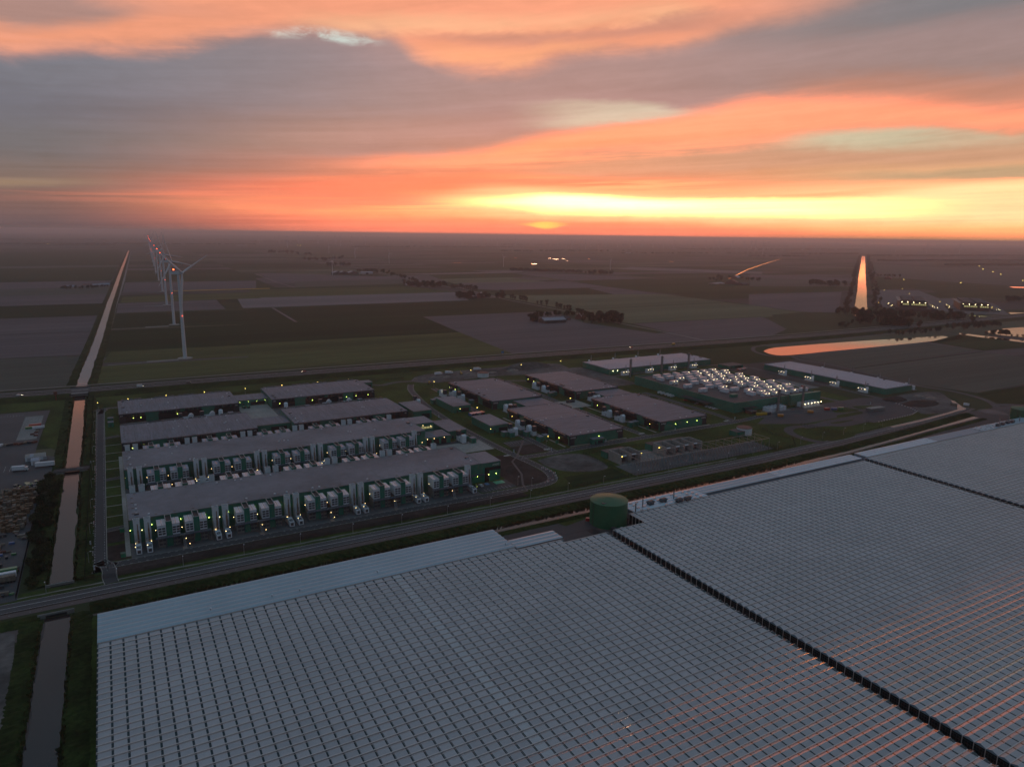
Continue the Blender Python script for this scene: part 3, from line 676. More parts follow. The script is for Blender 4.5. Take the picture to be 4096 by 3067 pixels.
for pts in (((650, 780), (760, 765), (880, 790), (820, 800), (700, 810)), ((700, 830), (880, 800), (910, 812), (880, 822), (720, 850)), ((820, 755), (960, 752), (1000, 765), (880, 780)), ((780, 925), (960, 890), (1060, 930), (860, 975), (800, 945)), ((445, 970), (520, 940), (640, 930), (850, 985), (700, 1035), (560, 1025), (460, 990))):
    struct('grass', poly(MB(), smoothp([G(*q4(x, y)) for x, y in pts+(pts[0],)], 4), .19), 'grass')
struct('service_road', flat(MB(), dense(smoothp([G(*q4(x, y)) for x, y in ((600, 1050), (480, 1030), (360, 990), (310, 950), (360, 925), (520, 915), (640, 880), (860, 850))], 8), 5), 8, .18), 'asphalt_new')
struct('service_road', flat(MB(), dense(smoothp([G(*q4(x, y)) for x, y in ((420, 925), (600, 905), (760, 905), (1000, 850))], 6), 5), 11, .182), 'asphalt_new')
# road past the pond to the junction
side = smoothp([G(*q4(x, y)) for x, y in ((1560, 168), (1660, 178), (1690, 198), (1640, 215), (1400, 246), (1000, 286), (600, 326), (340, 352), (180, 352), (60, 325), (25, 295), (80, 272), (400, 245), (900, 195), (1500, 130))], 8)
struct('side_road', flat(MB(), dense(side, 8), 6, .33), 'asphalt')
side2 = smoothp([G(*q4(x, y)) for x, y in ((330, 352), (420, 385), (620, 415), (1000, 505), (1350, 590), (1650, 640), (1880, 700), (1975, 750), (1985, 785), (1900, 815))], 8)
struct('side_road', flat(MB(), dense(side2, 8), 7, .35), 'asphalt')
struct('side_road', flat(MB(), dense(smoothp([G(*q4(x, y)) for x, y in ((1960, 752), (2090, 745), (2300, 760))], 6), 8), 8, .36), 'asphalt')
struct('side_road', flat(MB(), dense(smoothp([G(*q4(x, y)) for x, y in ((1985, 800), (2080, 775), (2160, 755))], 6), 8), 5, .361), 'asphalt')
struct('farm_track', flat(MB(), dense([G(*qC(x, y)) for x, y in ((-330, 640), (30, 732), (500, 822), (990, 932), (1400, 1012), (1740, 1085))], 30), 5.5, .38), 'path_pale')
struct('farm_track', flat(MB(), dense([G(*qB(x, y)) for x, y in ((860, 460), (1150, 520), (1480, 585), (1700, 635))], 30), 6, .38), 'path_pale')
struct('farm_track', flat(MB(), dense([G(*qB(x, y)) for x, y in ((190, 805), (290, 865), (390, 925))], 30), 6, .38), 'f_soil_light')
struct('farm_track', flat(MB(), dense([G(*qB(x, y)) for x, y in ((40, 515), (210, 585), (380, 635))], 30), 6, .38), 'f_soil_light')
# left yard
struct('storage_yard', poly(MB(), [(-49.8, 377), (-50.4, 562), (-46.5, 575), (-46, 622), (-60, 636), (-60, 668), (-58, 792), (-98, 794), (-180, 800), (-180, 377)], .15), 'asphalt')
sheet('storage_yard', 'concrete_dark', .17, -76.2, -62, 684, 772)
struct('grass', poly(MB(), [(-59, 668), (-46.5, 640), (-45, 842), (-180, 842), (-180, 802), (-58, 794)], .155), 'grass')
b = MB()
for k in range(26): b.box(-76, -62, 688+k*3.2, 688.3+k*3.2, .1, .18)
for k in range(14):
    b.box(-110+k*3.4, -109.85+k*3.4, 596, 610, .1, .18); b.box(-110+k*2.4, -109.88+k*2.4, 777, 783, .1, .18)
struct('road_markings', b, 'paint_white')

# ------------------------------------------------------------------ greenhouses
SP, BAY, ZE, RISE = 3.72, 4.63, 6.0, .714          # span, bay, eave height, ridge rise (21 degrees)
def zig(b, x0, x1, y0, n, dz=0., rise=RISE):       # folded roof sheet: n spans going south from y0
    for k in range(n):
        a, m_, e = y0-k*SP, y0-(k+.5)*SP, y0-(k+1)*SP
        b.quad((x1, a, ZE+dz), (x0, a, ZE+dz), (x0, m_, ZE+rise+dz), (x1, m_, ZE+rise+dz))
        b.quad((x1, m_, ZE+rise+dz), (x0, m_, ZE+rise+dz), (x0, e, ZE+dz), (x1, e, ZE+dz))
    return b
def gable(b, x, y0, n, z0=0., dz=-.05):
    for k in range(n):
        a, m_, e = y0-k*SP, y0-(k+.5)*SP, y0-(k+1)*SP
        b.quad((x, a, z0), (x, e, z0), (x, e, ZE+dz), (x, m_, ZE+RISE+dz), (x, a, ZE+dz))
    return b
def panel_mesh(m):                                # flat white climate screen under the glass
    b_ = MB().box(-(BAY-.74)/2, (BAY-.74)/2, -SP/2+.02, SP/2-.02, -.42, -.36)
    return b_, b_.mesh('roof_screen', m)
PB, PM = panel_mesh('screen'); _, PM2 = panel_mesh('screen_light')
MATS['screen_b'] = MATS['screen'].copy(); MATS['screen_b'].node_tree.nodes['Vector Math'].inputs[0].default_value = (.56, .48, .485)
_, PM3 = panel_mesh('screen_b')
def project_size(x, y):
    dx, dy = x*cos(YAW)-y*sin(YAW), x*sin(YAW)+y*cos(YAW)
    fw = dy*cos(PITCH)+(CH-6)*sin(PITCH)
    vv = (dy*sin(PITCH)-(CH-6)*cos(PITCH))/fw*F; uu = dx/fw*F
    return fw, CX+uu, CY-vv
def greenhouse(x0, nb, ytops, ymin, label, light=()):
    """ytops: list of (first bay, last bay, back edge y); panels bay by bay"""
    r = ob('greenhouse', None, None, (x0, ymin, 0), 0, None, label, 'greenhouse')
    cells, und, bars, spans, gsp = [], MB(), MB(), [], []
    for a, e, yt in ytops:
        n = int((yt-ymin)/SP); X0, X1 = a*BAY, (e+1)*BAY
        und.box(X0, X1, yt-ymin-n*SP, yt-ymin, ZE-2.6, ZE-2.4)  # dark sheet below the screens, the interior's shade put into its colour
        for k in range(n): gsp.append(zig(MB(), X0, X1, yt-ymin-k*SP, 1))
        spans.append((a, e, yt, n, X0, X1))
        for i in range(a, e+1):
            for k in range(n): cells.append(((i+.5)*BAY, yt-ymin-(k+.5)*SP, i))
            bars.box(i*BAY+.43, i*BAY+.57, yt-ymin-n*SP, yt-ymin, ZE-1.2, ZE-1.1)
        for k in range(n+1):
            y_ = yt-ymin-k*SP
            bars.box(X0, X1, y_-.2, y_+.2, ZE-.12, ZE+.06)
            if k < n: bars.box(X0, X1, y_-SP/2-.04, y_-SP/2+.04, ZE+RISE, ZE+RISE+.1)
    ob('interior_shade', und.mesh('under', 'gap_shade'), r)
    for g_ in gsp: ob('glass_span', g_.mesh('glass_span', 'roof_glass'), r)
    ob('glazing_bars', bars.mesh('bars', 'bar_alu'), r, kind='stuff')
    vis = []
    for c_ in cells:
        fw, px, py = project_size(c_[0]+x0, c_[1]+ymin)
        if -20 < px < W+20 and py < H+20: vis.append((fw, c_))
    vis.sort(); near = set(id(c_) for _, c_ in vis[:300])
    rest, rest2, rest3 = MB(), MB(), MB()
    for c_ in cells:
        m_ = PM2 if c_[2] in light else (PM3 if random.random() < .3 else PM)
        if id(c_) in near: ob('roof_screen', m_, r, (c_[0], c_[1], ZE))
        else:
            t = rest2 if c_[2] in light else (rest3 if random.random() < .3 else rest)
            i = len(t.v); t.v += [(x+c_[0], y+c_[1], z+ZE) for x, y, z in PB.v]; t.f += [tuple(a+i for a in f_) for f_ in PB.f]
    ob('roof_screens', rest.mesh('rest', 'screen'), r, kind='stuff')
    ob('roof_screens', rest3.mesh('rest3', 'screen_b'), r, kind='stuff')
    if rest2.v: ob('roof_screens', rest2.mesh('rest2', 'screen_light'), r, kind='stuff')
    return r, spans
GY = 40.
XL = -16.4
gl, sl_ = greenhouse(XL, 54, [(0, 41, 308.0), (42, 47, 304.28), (48, 53, 300.56)], GY, 'large glass greenhouse with white roof screens beside the brown canal', (27, ))
b = MB(); gable(b, 0, 308-GY, 72); gable(b, 54*BAY, 300.56-GY, 70); ob('gable_wall', b.mesh('gable', 'wall_glass'), gl)
b = MB().box(0, 48*BAY, 304.2-GY, 304.28-GY, 0, ZE).box(48*BAY, 54*BAY, 300.46-GY, 300.56-GY, 0, ZE); ob('back_wall', b.mesh('bw', 'wall_glass'), gl)
XM = XL+54*BAY+5.6
gm, sm_ = greenhouse(XM, 54, [(0, 4, 301.52), (5, 53, 316.4)], GY, 'middle glass greenhouse behind the round green tank')
XR = XM+54*BAY+5.4
gr, sr_ = greenhouse(XR, 54, [(0, 53, 320.2)], GY, 'far glass greenhouse with the steaming chimney roof at its back')
pane = MB().quad((0, 0, 0), (0, -SP+.16, 0), (0, -SP+.16, ZE-.35), (0, 0, ZE-.35)).mesh('gable_pane', 'wall_glass')
peak = MB().quad((0, 0, ZE-.32), (0, -SP+.02, ZE-.32), (0, -SP+.02, ZE), (0, -SP/2, ZE+RISE), (0, 0, ZE)).mesh('gable_peak', 'sandwich_dull')
post = MB().box(-.1, .1, -.1, .1, 0, ZE).mesh('post', 'bar_alu')
rail = MB().box(-.06, .06, -SP, 0, -.05, .05)
for z_ in (1.2, 2.4): rail.box(-.06, .06, -SP, 0, z_-.04, z_+.04)
for y_ in (.25, .5, .75): rail.box(-.05, .05, -SP*y_-.04, -SP*y_+.04, -2.2, 2.4)
rail = rail.mesh('glazing_rail', 'hood_steel')
for gh, yt in ((gm, 301.52), (gr, 320.2)):
    for k in range(int((yt-GY)/SP)):
        y_ = yt-GY-k*SP
        ob('gable_pane', pane, gh, (-.02, y_-.08, 0)); ob('gable_peak', peak, gh, (-.03, y_-.01, 0)); ob('post', post, gh, (-.1, y_, 0)); ob('glazing_rail', rail, gh, (-.06, y_, 2.6))
b = MB(); gable(b, 54*BAY, 316.4-GY, 74); ob('gable_wall', b.mesh('gable', 'wall_glass'), gm)
b = MB().box(0, 5*BAY, 301.52-GY, 301.62-GY, 0, ZE).box(5*BAY, 54*BAY, 316.4-GY, 316.5-GY, 0, ZE).box(5*BAY-.1, 5*BAY, 301.7-GY, 316.4-GY, 0, ZE); ob('back_wall', b.mesh('bw', 'wall_glass'), gm)
for k in range(5): ob('post', post, gm, (5*BAY-.2, 303.4-GY+k*3.1, 0))
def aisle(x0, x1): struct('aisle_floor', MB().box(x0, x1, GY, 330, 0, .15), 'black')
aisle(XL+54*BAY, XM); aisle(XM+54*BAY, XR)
# white opaque service roofs behind the glass
def service(x0, x1, y1, n, m, label, seams=0, z=6.1):
    r = ob('service_hall', None, None, (x0, y1-n*SP, 0), 0, None, label, 'service hall')
    for k in range(n):
        a, m_, e = (n-k)*SP, (n-k-.5)*SP, (n-k-1)*SP; w = x1-x0
        b_ = MB()
        b_.quad((w, a, z), (0, a, z), (0, m_, z+.3), (w, m_, z+.3)); b_.quad((w, m_, z+.3), (0, m_, z+.3), (0, e+.12, z), (w, e+.12, z))
        o_ = ob('roof_span', b_.mesh('span', m), r)
        ob('gutter', MB().box(0, w, e-.1, e+.1, z-.25, z-.02).mesh('gut', 'rust_and_glint'), o_)  # reddish gutter colour stands in for the pink sky it reflects
        for s in range(seams):
            xs = random.uniform(.05, .95)*w
            ob('joint', MB().box(xs, xs+.14, e+.3, a-.2, z+.3, z+.34).mesh('joint', 'dark_steel'), o_)
    ob('wall', MB().box(.1, x1-x0-.1, .2, n*SP-.1, 0, z-.3).mesh('swall', 'sandwich_dull'), r)
    return r
service(XL, 178.4, 334, 7, 'sandwich', 'long pale blue opaque roof hall along the back of the canal greenhouse')
service(178.6, 207.8, 317., 3, 'sandwich', 'short pale blue roof hall stepped back near the round green tank')
service(266.6, 327.6, 331.6, 4, 'sandwich_new', 'pale blue boiler house roof dotted with glowing skylights beside the green tank')
service(328, 399, 331.6, 3, 'sandwich', 'pale blue roof hall between the skylight roof and the brightest roof strip')
service(399.4, 491.5, 331.6, 3, 'sandwich_new', 'brightest pale roof strip left of the far greenhouse aisle', 2)
service(498, 592, 332.2, 3, 'sandwich_new', 'bright pale roof strip right of the far greenhouse aisle', 2)
service(592.4, 662.6, 332.2, 3, 'sandwich_dull', 'dull grey-blue roof hall towards the far boiler house')
service(663, 748, 332.2, 3, 'sandwich', 'far boiler house roof with skylights by the distant green tank')
vp = [('cowl', MB().lathe([(.12, 0), (.32, .25), (.55, .5), (.5, .8), (.2, .95), (0, 1)], 12).mesh('cowl', 'white_paint', True), None, (0, 0, .35)), ('stem', MB().tube((0, 0, -.1), (0, 0, .5), .22).mesh('stem', 'pale_steel'))]
for px, py in ((842, 2437), (1088, 2384), (1199, 2360), (1510, 2288), (2022, 2176)):
    x, y = G(px, py, 6.6); place('roof_vent', vp, (x, y, 6.3), 0, 'small round white ventilator on the pale blue roof', 'vent', 'ventilators on the service roof')
skp = [('kerb', MB().box(-1, 1, -.62, .62, 0, .45).mesh('skk', 'white_paint')), ('dome', MB().prism([(-.95, -.57), (.95, -.57), (.95, .57), (-.95, .57)], .45, .62).mesh('skd', 'skylight'))]
K = lambda x, y: (2350+x*600/2212, 1950+y*600/2212)
for x, y in ((640, 232), (725, 212), (692, 262), (750, 293), (842, 272), (808, 325), (900, 305), (988, 153), (1042, 183), (1105, 215), (1165, 245), (1242, 97), (1302, 127), (1405, 62), (1468, 88), (1488, 42), (1548, 72), (1527, 117), (1365, 152), (1424, 185), (1588, 148), (1610, 98), (1672, 127)):
    X, Y = G(*K(x, y), 6.7); place('skylight', skp, (X, Y, 6.15), 0, 'rectangular skylight reflecting orange on the boiler house roof', 'skylight', 'skylights by the green tank')
K2 = lambda x, y: (3600+x*.2242, 1580+y*.2242)
for x, y in ((1265, 590), (1340, 608), (1370, 562), (1420, 628), (1445, 582), (1470, 540), (1522, 530), (1525, 600), (1550, 560), (1572, 518), (1598, 548), (1625, 577), (1650, 538), (1680, 568), (1720, 487), (1818, 465)):
    X, Y = G(*K2(x, y), 6.7); place('skylight', skp, (X, Y, 6.15), 0, 'small pinkish skylight on the far boiler house roof', 'skylight', 'skylights by the distant tank')
cl = MB(); cl.v = [(-2.2, -1.3, 1.2), (2.2, -1.3, 1.2), (2.2, 1.3, 1.2), (-2.2, 1.3, 1.2), (-1.4, -.6, 2), (1.4, -.6, 2), (1.4, .6, 2), (-1.4, .6, 2)]
cl.f = [(3, 2, 1, 0), (0, 1, 5, 4), (1, 2, 6, 5), (2, 3, 7, 6), (3, 0, 4, 7), (4, 5, 6, 7)]
rvp = [('base', MB().box(-1.5, 1.5, -1, 1, 0, 1.2).mesh('rvb', 'hood_steel')), ('cap', cl.mesh('rvc', 'hood_steel'))]
for q, x, y, g_ in ((K, 930, 225, 'skylights'), (K, 1115, 190, 'skylights'), (K, 1350, 190, 'skylights'), (K, 1475, 165, 'skylights'), (K2, 1750, 540, 'f'), (K2, 1835, 515, 'f'), (K2, 1920, 490, 'f'), (K2, 2005, 475, 'f')):
    X, Y = G(*q(x, y), 7); place('roof_cooler', rvp, (X, Y, 6.15), .1, 'grey hip-capped roof fan unit among the glowing skylights' if q is K else 'dark hip-capped roof fan unit near the distant green tank', 'roof unit', 'roof fan units '+g_, 1.3)
chp = [('pipe', MB().tube((0, 0, 0), (0, 0, 5.6), .42, .38, 12).mesh('chp', 'chimney_steel')), ('flange', MB().tube((0, 0, 0), (0, 0, .5), .75, .6, 12).mesh('chf', 'sandwich_new')), ('rim', MB().tube((0, 0, 5.4), (0, 0, 5.7), .48, .48, 12).mesh('chr', 'dark_steel'))]
for q, x, y in ((K, 708, 355), (K, 812, 292), (K, 1270, 160), (K2, 1770, 510), (K2, 1942, 465), (K2, 2130, 470)):
    X, Y = G(*q(x, y), 6.5); place('boiler_chimney', chp, (X, Y, 6.1), 0, 'thin steel boiler chimney on the skylight roof' if q is K else 'thin steel boiler chimney on the far service roof', 'chimney', 'boiler chimneys '+('a' if q is K else 'b'))
# buffer tanks
def tank(x, y, r_, h, m, label, dome=1.6, lad=True):
    t = ob('storage_tank', None, None, (x, y, 0), 0, None, label, 'tank')
    ob('shell', MB().lathe([(r_, 0), (r_, h)], 64).mesh('shell', m, True), t)
    ob('roof', MB().lathe([(r_+.12, h-.12), (r_+.12, h+.1), (r_*.5, h+dome*.62), (.01, h+dome)], 64).mesh('troof', m), t)
    if lad:
        l = MB()
        for s in (-.3, .3): l.box(-r_-.25, -r_-.15, s-.04, s+.04, .3, h)
        for k in range(int(h*2)): l.box(-r_-.24, -r_-.16, -.3, .3, .5+k*.5, .55+k*.5)
        ob('ladder', l.mesh('ladder', 'dark_steel'), t)
        ob('roof_hatch', MB().box(-r_*.75, -r_*.45, -r_*.5, -r_*.3, h+.25, h+.75).mesh('hatch', 'dark_steel'), t)
    return t
tank(252, 323, 11.3, 14.6, 'green_tank', 'big round green heat storage tank between the greenhouses', 1.9)
tank(757, 335, 10.5, 13, 'green_tank', 'distant round green storage tank at the far end of the greenhouses', 1.7)
struct('service_yard', MB().box(179, 262, 319.4, 335.4, 0, .155).box(208.2, 233, 303, 319.3, 0, .155), 'asphalt_new')
struct('grass', poly(MB(), smoothp([(226, 330), (240, 333), (252, 336.5), (226, 336.6), (226, 330)], 4), .2), 'grass')

# ------------------------------------------------------------------ lamps
bulb = {k: MB().lathe([(0, -.28), (.2, -.2), (.28, 0), (.2, .2), (0, .28)], 8).mesh('bulb', k) for k in ('glow_warm', 'glow_green', 'glow_white', 'glow_street', 'glow_red', 'glow_head')}
hous = MB().box(-.3, .3, 0, .3, .24, .42).mesh('housing', 'dark_steel')
def lamp(x, y, z, kind, label, group, s=1., rz=0):
    place('wall_lamp', [('housing', hous, None, (0, .1, 0)), ('bulb', bulb[kind])], (x, y, z), rz, label, 'lamp', group, s)

ORD = ['first', 'second', 'third', 'fourth', 'fifth', 'sixth', 'seventh', 'eighth', 'ninth', 'tenth', 'eleventh', 'twelfth', 'thirteenth', 'fourteenth', 'fifteenth', 'sixteenth', 'seventeenth', 'eighteenth', 'nineteenth', 'twentieth', 'twenty-first', 'twenty-second', 'twenty-third', 'twenty-fourth']
# ------------------------------------------------------------------ long data halls (front pair) with cooling modules
anchor = MB().box(-.75, .75, -.2, .2, 0, .18).mesh('roof_anchor', 'rust_and_glint')
def hall(x0, x1, y0, y1, h, roofm, label, ext=None, anchors=True, over=.25, slope=0):
    r = ob('data_hall', None, None, (x0, y0, 0), 0, None, label, 'data hall')
    w, d = x1-x0, y1-y0
    ob('wall', MB().box(0, w, 0, d, 0, h-.3).mesh('wall', 'green_clad'), r)
    b_ = MB()
    if slope: b_.quad((-over, -over, h), (w+over, -over, h), (w+over, d/2, h+slope), (-over, d/2, h+slope)); b_.quad((-over, d/2, h+slope), (w+over, d/2, h+slope), (w+over, d+over, h), (-over, d+over, h)); b_.box(-over, w+over, -over, d+over, h-.5, h-.02); b_.quad((-over, -over, h), (-over, d/2, h+slope), (-over, d+over, h)); b_.quad((w+over, d+over, h), (w+over, d/2, h+slope), (w+over, -over, h))
    else: b_.box(-over, w+over, -over, d+over, h-.35, h)
    rf = ob('roof', b_.mesh('roof', roofm), r)
    e = MB()
    for a in ((-over, w+over, -over, -over+.25), (-over, w+over, d+over-.25, d+over), (-over, -over+.25, -over+.25, d+over-.25), (w+over-.25, w+over, -over+.25, d+over-.25)): e.box(*a, h+.01, h+.16)
    ob('roof_edge', e.mesh('edge', 'dark_steel' if slope else 'concrete'), rf)
    sm_n = max(2, int(w/36))
    for k in range(1, sm_n): ob('roof_seam', MB().box(k*w/sm_n-.12, k*w/sm_n+.12, .2, d/2-.1, 0, .05).mesh('rseam', 'concrete_dark'), rf, (0, 0, h+.03)) if not slope else None
    hp = MB().box(-.5, .5, -.5, .5, 0, .5).mesh('hatch', 'white_paint'); hq = MB().box(-1.1, 1.1, -.8, .8, 0, .7).mesh('rfan', 'hood_steel')
    for k in range(int(w*d/420)):
        e_ = random.random(); hx, hy = (random.uniform(3, w-3), random.choice((4.2, d-4.2, d/2+random.uniform(-3, 3)))) if e_ < .7 else (random.choice((4, w-4)), random.uniform(4, d-4))
        ob('roof_hatch' if e_ < .8 else 'roof_fan', hp if e_ < .8 else hq, rf, (hx, hy, h+slope*(1-abs(hy-d/2)/(d/2))))
    if anchors:
        for k in range(int(w/9.5)):
            for yy in (2.6, d-2.6): ob('roof_anchor', anchor, rf, (4+k*9.5, yy, h+.02+(slope*2.6/(d/2))))
        for k in range(1, int(d/9)):
            ob('roof_anchor', anchor, rf, (2.4, k*9, h+.05+slope*(1-abs(k*9-d/2)/(d/2))))
    return r
B1 = hall(-1, 216, 422, 467, 14, 'roof_grey', 'long grey-roofed data hall closest to the road with pink-roofed cooling cabins')
ob('side_wing', MB().box(217, 232, -.6, 23.4, 0, 13.7).mesh('wing', 'green_clad'), B1); ob('wing_roof', MB().box(217, 232.3, -.9, 23.7, 13.7, 14.02).mesh('wroof', 'roof_grey'), B1)
ob('entrance_glazing', MB().box(219.5, 232.1, -.72, -.6, 8, 10.4).mesh('eg', 'glass_dark'), B1); ob('entrance_glazing', MB().box(219.5, 223, -.73, -.6, 0, 8).mesh('eg2', 'glass_dark'), B1)
ob('canopy', MB().box(207, 219, -3, 0, 6, 6.3).mesh('ecan', 'deck_steel'), B1)
tcv = bpy.data.curves.new('sign', 'FONT'); tcv.body = 'AMS05'; tcv.size = 1.9; tcv.extrude = .04
to_ = bpy.data.objects.new('sign_text', tcv); COL.objects.link(to_)
dg = bpy.context.evaluated_depsgraph_get(); tme = bpy.data.meshes.new_from_object(to_.evaluated_get(dg)); bpy.data.objects.remove(to_)
tme.materials.clear(); tme.materials.append(MATS['paint_white'])
def sign(par, x, y, z, rz=0, dark=True):
    s = ob('wall_sign', MB().box(-.4, 6.3, -.06, .06, -.5, 2).mesh('sgn', 'dark_steel' if dark else 'green_clad'), par, (x, y, z), rz)
    t = ob('sign_text', tme, s, (0, -.12, 0)); t.rotation_euler = (pi/2, 0, 0)
sign(B1, 225.5, -.75, 11.2, dark=False)
B2 = hall(-1, 214, 518, 563, 14, 'roof_grey', 'second long grey-roofed data hall with pale blue cooling cabins')
ob('side_wing', MB().box(215, 232, 22, 44, 0, 13.7).mesh('wing', 'green_clad'), B2); ob('wing_roof', MB().box(215, 232.3, 21.7, 44.3, 13.7, 14.02).mesh('wroof', 'roof_grey'), B2)
ob('loading_annex', MB().box(215, 239, 3, 21.9, 0, 6.2).mesh('annex', 'green_clad'), B2); ob('annex_roof', MB().box(215, 239.3, 2.7, 21.6, 6.2, 6.5).mesh('annexr', 'roof_streak'), B2)
for k in range(3): ob('dock_door', MB().box(217.5+k*6.5, 222+k*6.5, 2.88, 3, .2, 4.8).mesh('dock', 'black'), B2)
for k in range(5): ob('window', MB().box(218+k*2.6, 220.2+k*2.6, 21.88, 22, 9, 10.6).mesh('win', 'lit_window'), B2)
sign(B2, 205, -.1, 11.2)
def cabin_unit(roofm, front, pink):
    P_ = []
    tw = MB().box(-1.5, 1.5, 0, 10.2, 0, 14.5, top=False); tw.quad((-1.35, .15, 13.7), (1.35, .15, 13.7), (1.35, 10, 13.7), (-1.35, 10, 13.7))
    rim = MB().box(-1.58, -1.35, -.1, 10.3, 14.4, 14.62).box(1.35, 1.58, -.1, 10.3, 14.4, 14.62).box(-1.34, 1.34, -.1, .15, 14.4, 14.62).box(-1.34, 1.34, 10.05, 10.3, 14.4, 14.62)
    P_.append(('stair_tower', tw.mesh('tower', 'green_clad'), [('tower_rim', rim.mesh('rim', 'pale_steel')), ('fan_deck', MB().box(-1.3, 1.3, .2, 9.9, 13.72, 13.85).mesh('fand', 'black'))]))
    lv = MB().box(-.78, .78, -.07, .02, -.5, .5).mesh('louvre', 'hood_steel')
    for s in (-1, 1):
        x0, x1 = (-5.75, -1.6) if s < 0 else (1.6, 5.3)
        c_ = MB().box(x0, x1, .1, 9.6, 6.3, 12.4).mesh('cabin', 'white_paint')
        rf = MB().box(x0-.1, x1+.1, -.05, 9.7, 12.4, 12.6).mesh('croof', roofm)
        sm = MB().box((x0+x1)/2-.1, (x0+x1)/2+.1, 0, 9.6, 12.6, 12.68).mesh('seam', 'seam_steel')
        lo = MB().box(x0+.1, x1-.1, .2, 9.6, 0, 5.7).mesh('lcab', 'concrete_dark')
        subs = [('cabin_roof', rf), ('roof_seam', sm)]; sub2 = []
        if front:
            for i in range(2):
                for k in range(3): subs.append(('louvre', lv, ((x0+x1)/2+(i-.5)*1.9, .06, 7.6+k*1.45)))
                for k in range(2): sub2.append(('louvre', lv, ((x0+x1)/2+(i-.5)*1.9, .14, 1.6+k*2.2)))
        P_.append(('cabin', c_, subs)); P_.append(('lower_cabin', lo, sub2))
    dk = MB().box(-7, 7, -2.9, -.1, 5.85, 6.05).mesh('deck', 'deck_steel')
    rl_ = MB()
    for z_ in (6.6, 7.1): rl_.box(-7, 7, -2.92, -2.86, z_-.03, z_+.03)
    for k in range(8): rl_.box(-7+k*2, -6.94+k*2, -2.92, -2.86, 6.05, 7.1)
    lg = MB()
    for x in (-6.5, -2.2, 2.2, 6.5): lg.box(x-.12, x+.12, -2.7, -2.46, .1, 5.85)
    P_.append(('walkway', dk, [('railing', rl_.mesh('railing', 'pale_steel')), ('support', lg.mesh('legs', 'deck_steel'))]))
    return P_
def stack_unit():
    sh = MB().box(-1.6, 1.6, -1.6, 1.6, 0, 16, top=False); sh.quad((-1.45, -1.45, 15.4), (1.45, -1.45, 15.4), (1.45, 1.45, 15.4), (-1.45, 1.45, 15.4))
    rim = MB().box(-1.68, -1.45, -1.68, 1.68, 15.9, 16.15).box(1.45, 1.68, -1.68, 1.68, 15.9, 16.15).box(-1.44, 1.44, -1.68, -1.45, 15.9, 16.15).box(-1.44, 1.44, 1.45, 1.68, 15.9, 16.15)
    ex = MB().tube((.35, -2.1, 3), (.35, -2.1, 9.5), .42, .42, 10).tube((.35, -2.1, 9.5), (.35, -2.1, 11.2), .5, .2, 10).tube((.35, -2.1, 11.2), (.35, -2.1, 14), .2, .2, 8)
    fr = MB().box(-1.5, -1.35, -2.8, -1.62, .1, 8).box(1.35, 1.5, -2.8, -1.62, .1, 8).box(-1.5, 1.5, -2.8, -1.7, 5, 5.1)
    ge = MB().box(-1.35, 1.35, -11.5, -3.2, .35, 3.3)
    return [('shaft', sh.mesh('shaft', 'white_paint'), [('shaft_rim', rim.mesh('srim', 'paint_white')), ('grille', MB().box(-1.4, 1.4, -1.4, 1.4, 15.42, 15.5).mesh('sgr', 'pale_steel'))]),
            ('exhaust_pipe', ex.mesh('exh', 'rust_and_glint')), ('frame', fr.mesh('sfr', 'pale_steel')),
            ('generator', ge.mesh('gen', 'white_paint'), [('vent', MB().box(-.8, .8, -11.58, -11.48, .9, 2.6).mesh('gv', 'hood_steel')), ('fan', MB().box(-1, 1, -10.5, -9.3, 3.31, 3.42).mesh('gf', 'dark_steel')), ('fan', MB().box(-1, 1, -8.6, -7.4, 3.31, 3.42).mesh('gf', 'dark_steel')), ('skid', MB().box(-1.4, 1.4, -11.6, -3.1, .12, .34).mesh('gs', 'dark_steel'))])]
CU = {('p', 1): cabin_unit('white_roof', True, 1), ('b', 1): cabin_unit('roof_pale', True, 0), ('p', 0): cabin_unit('white_roof', False, 1), ('b', 0): cabin_unit('roof_pale', False, 0)}
SU = stack_unit()
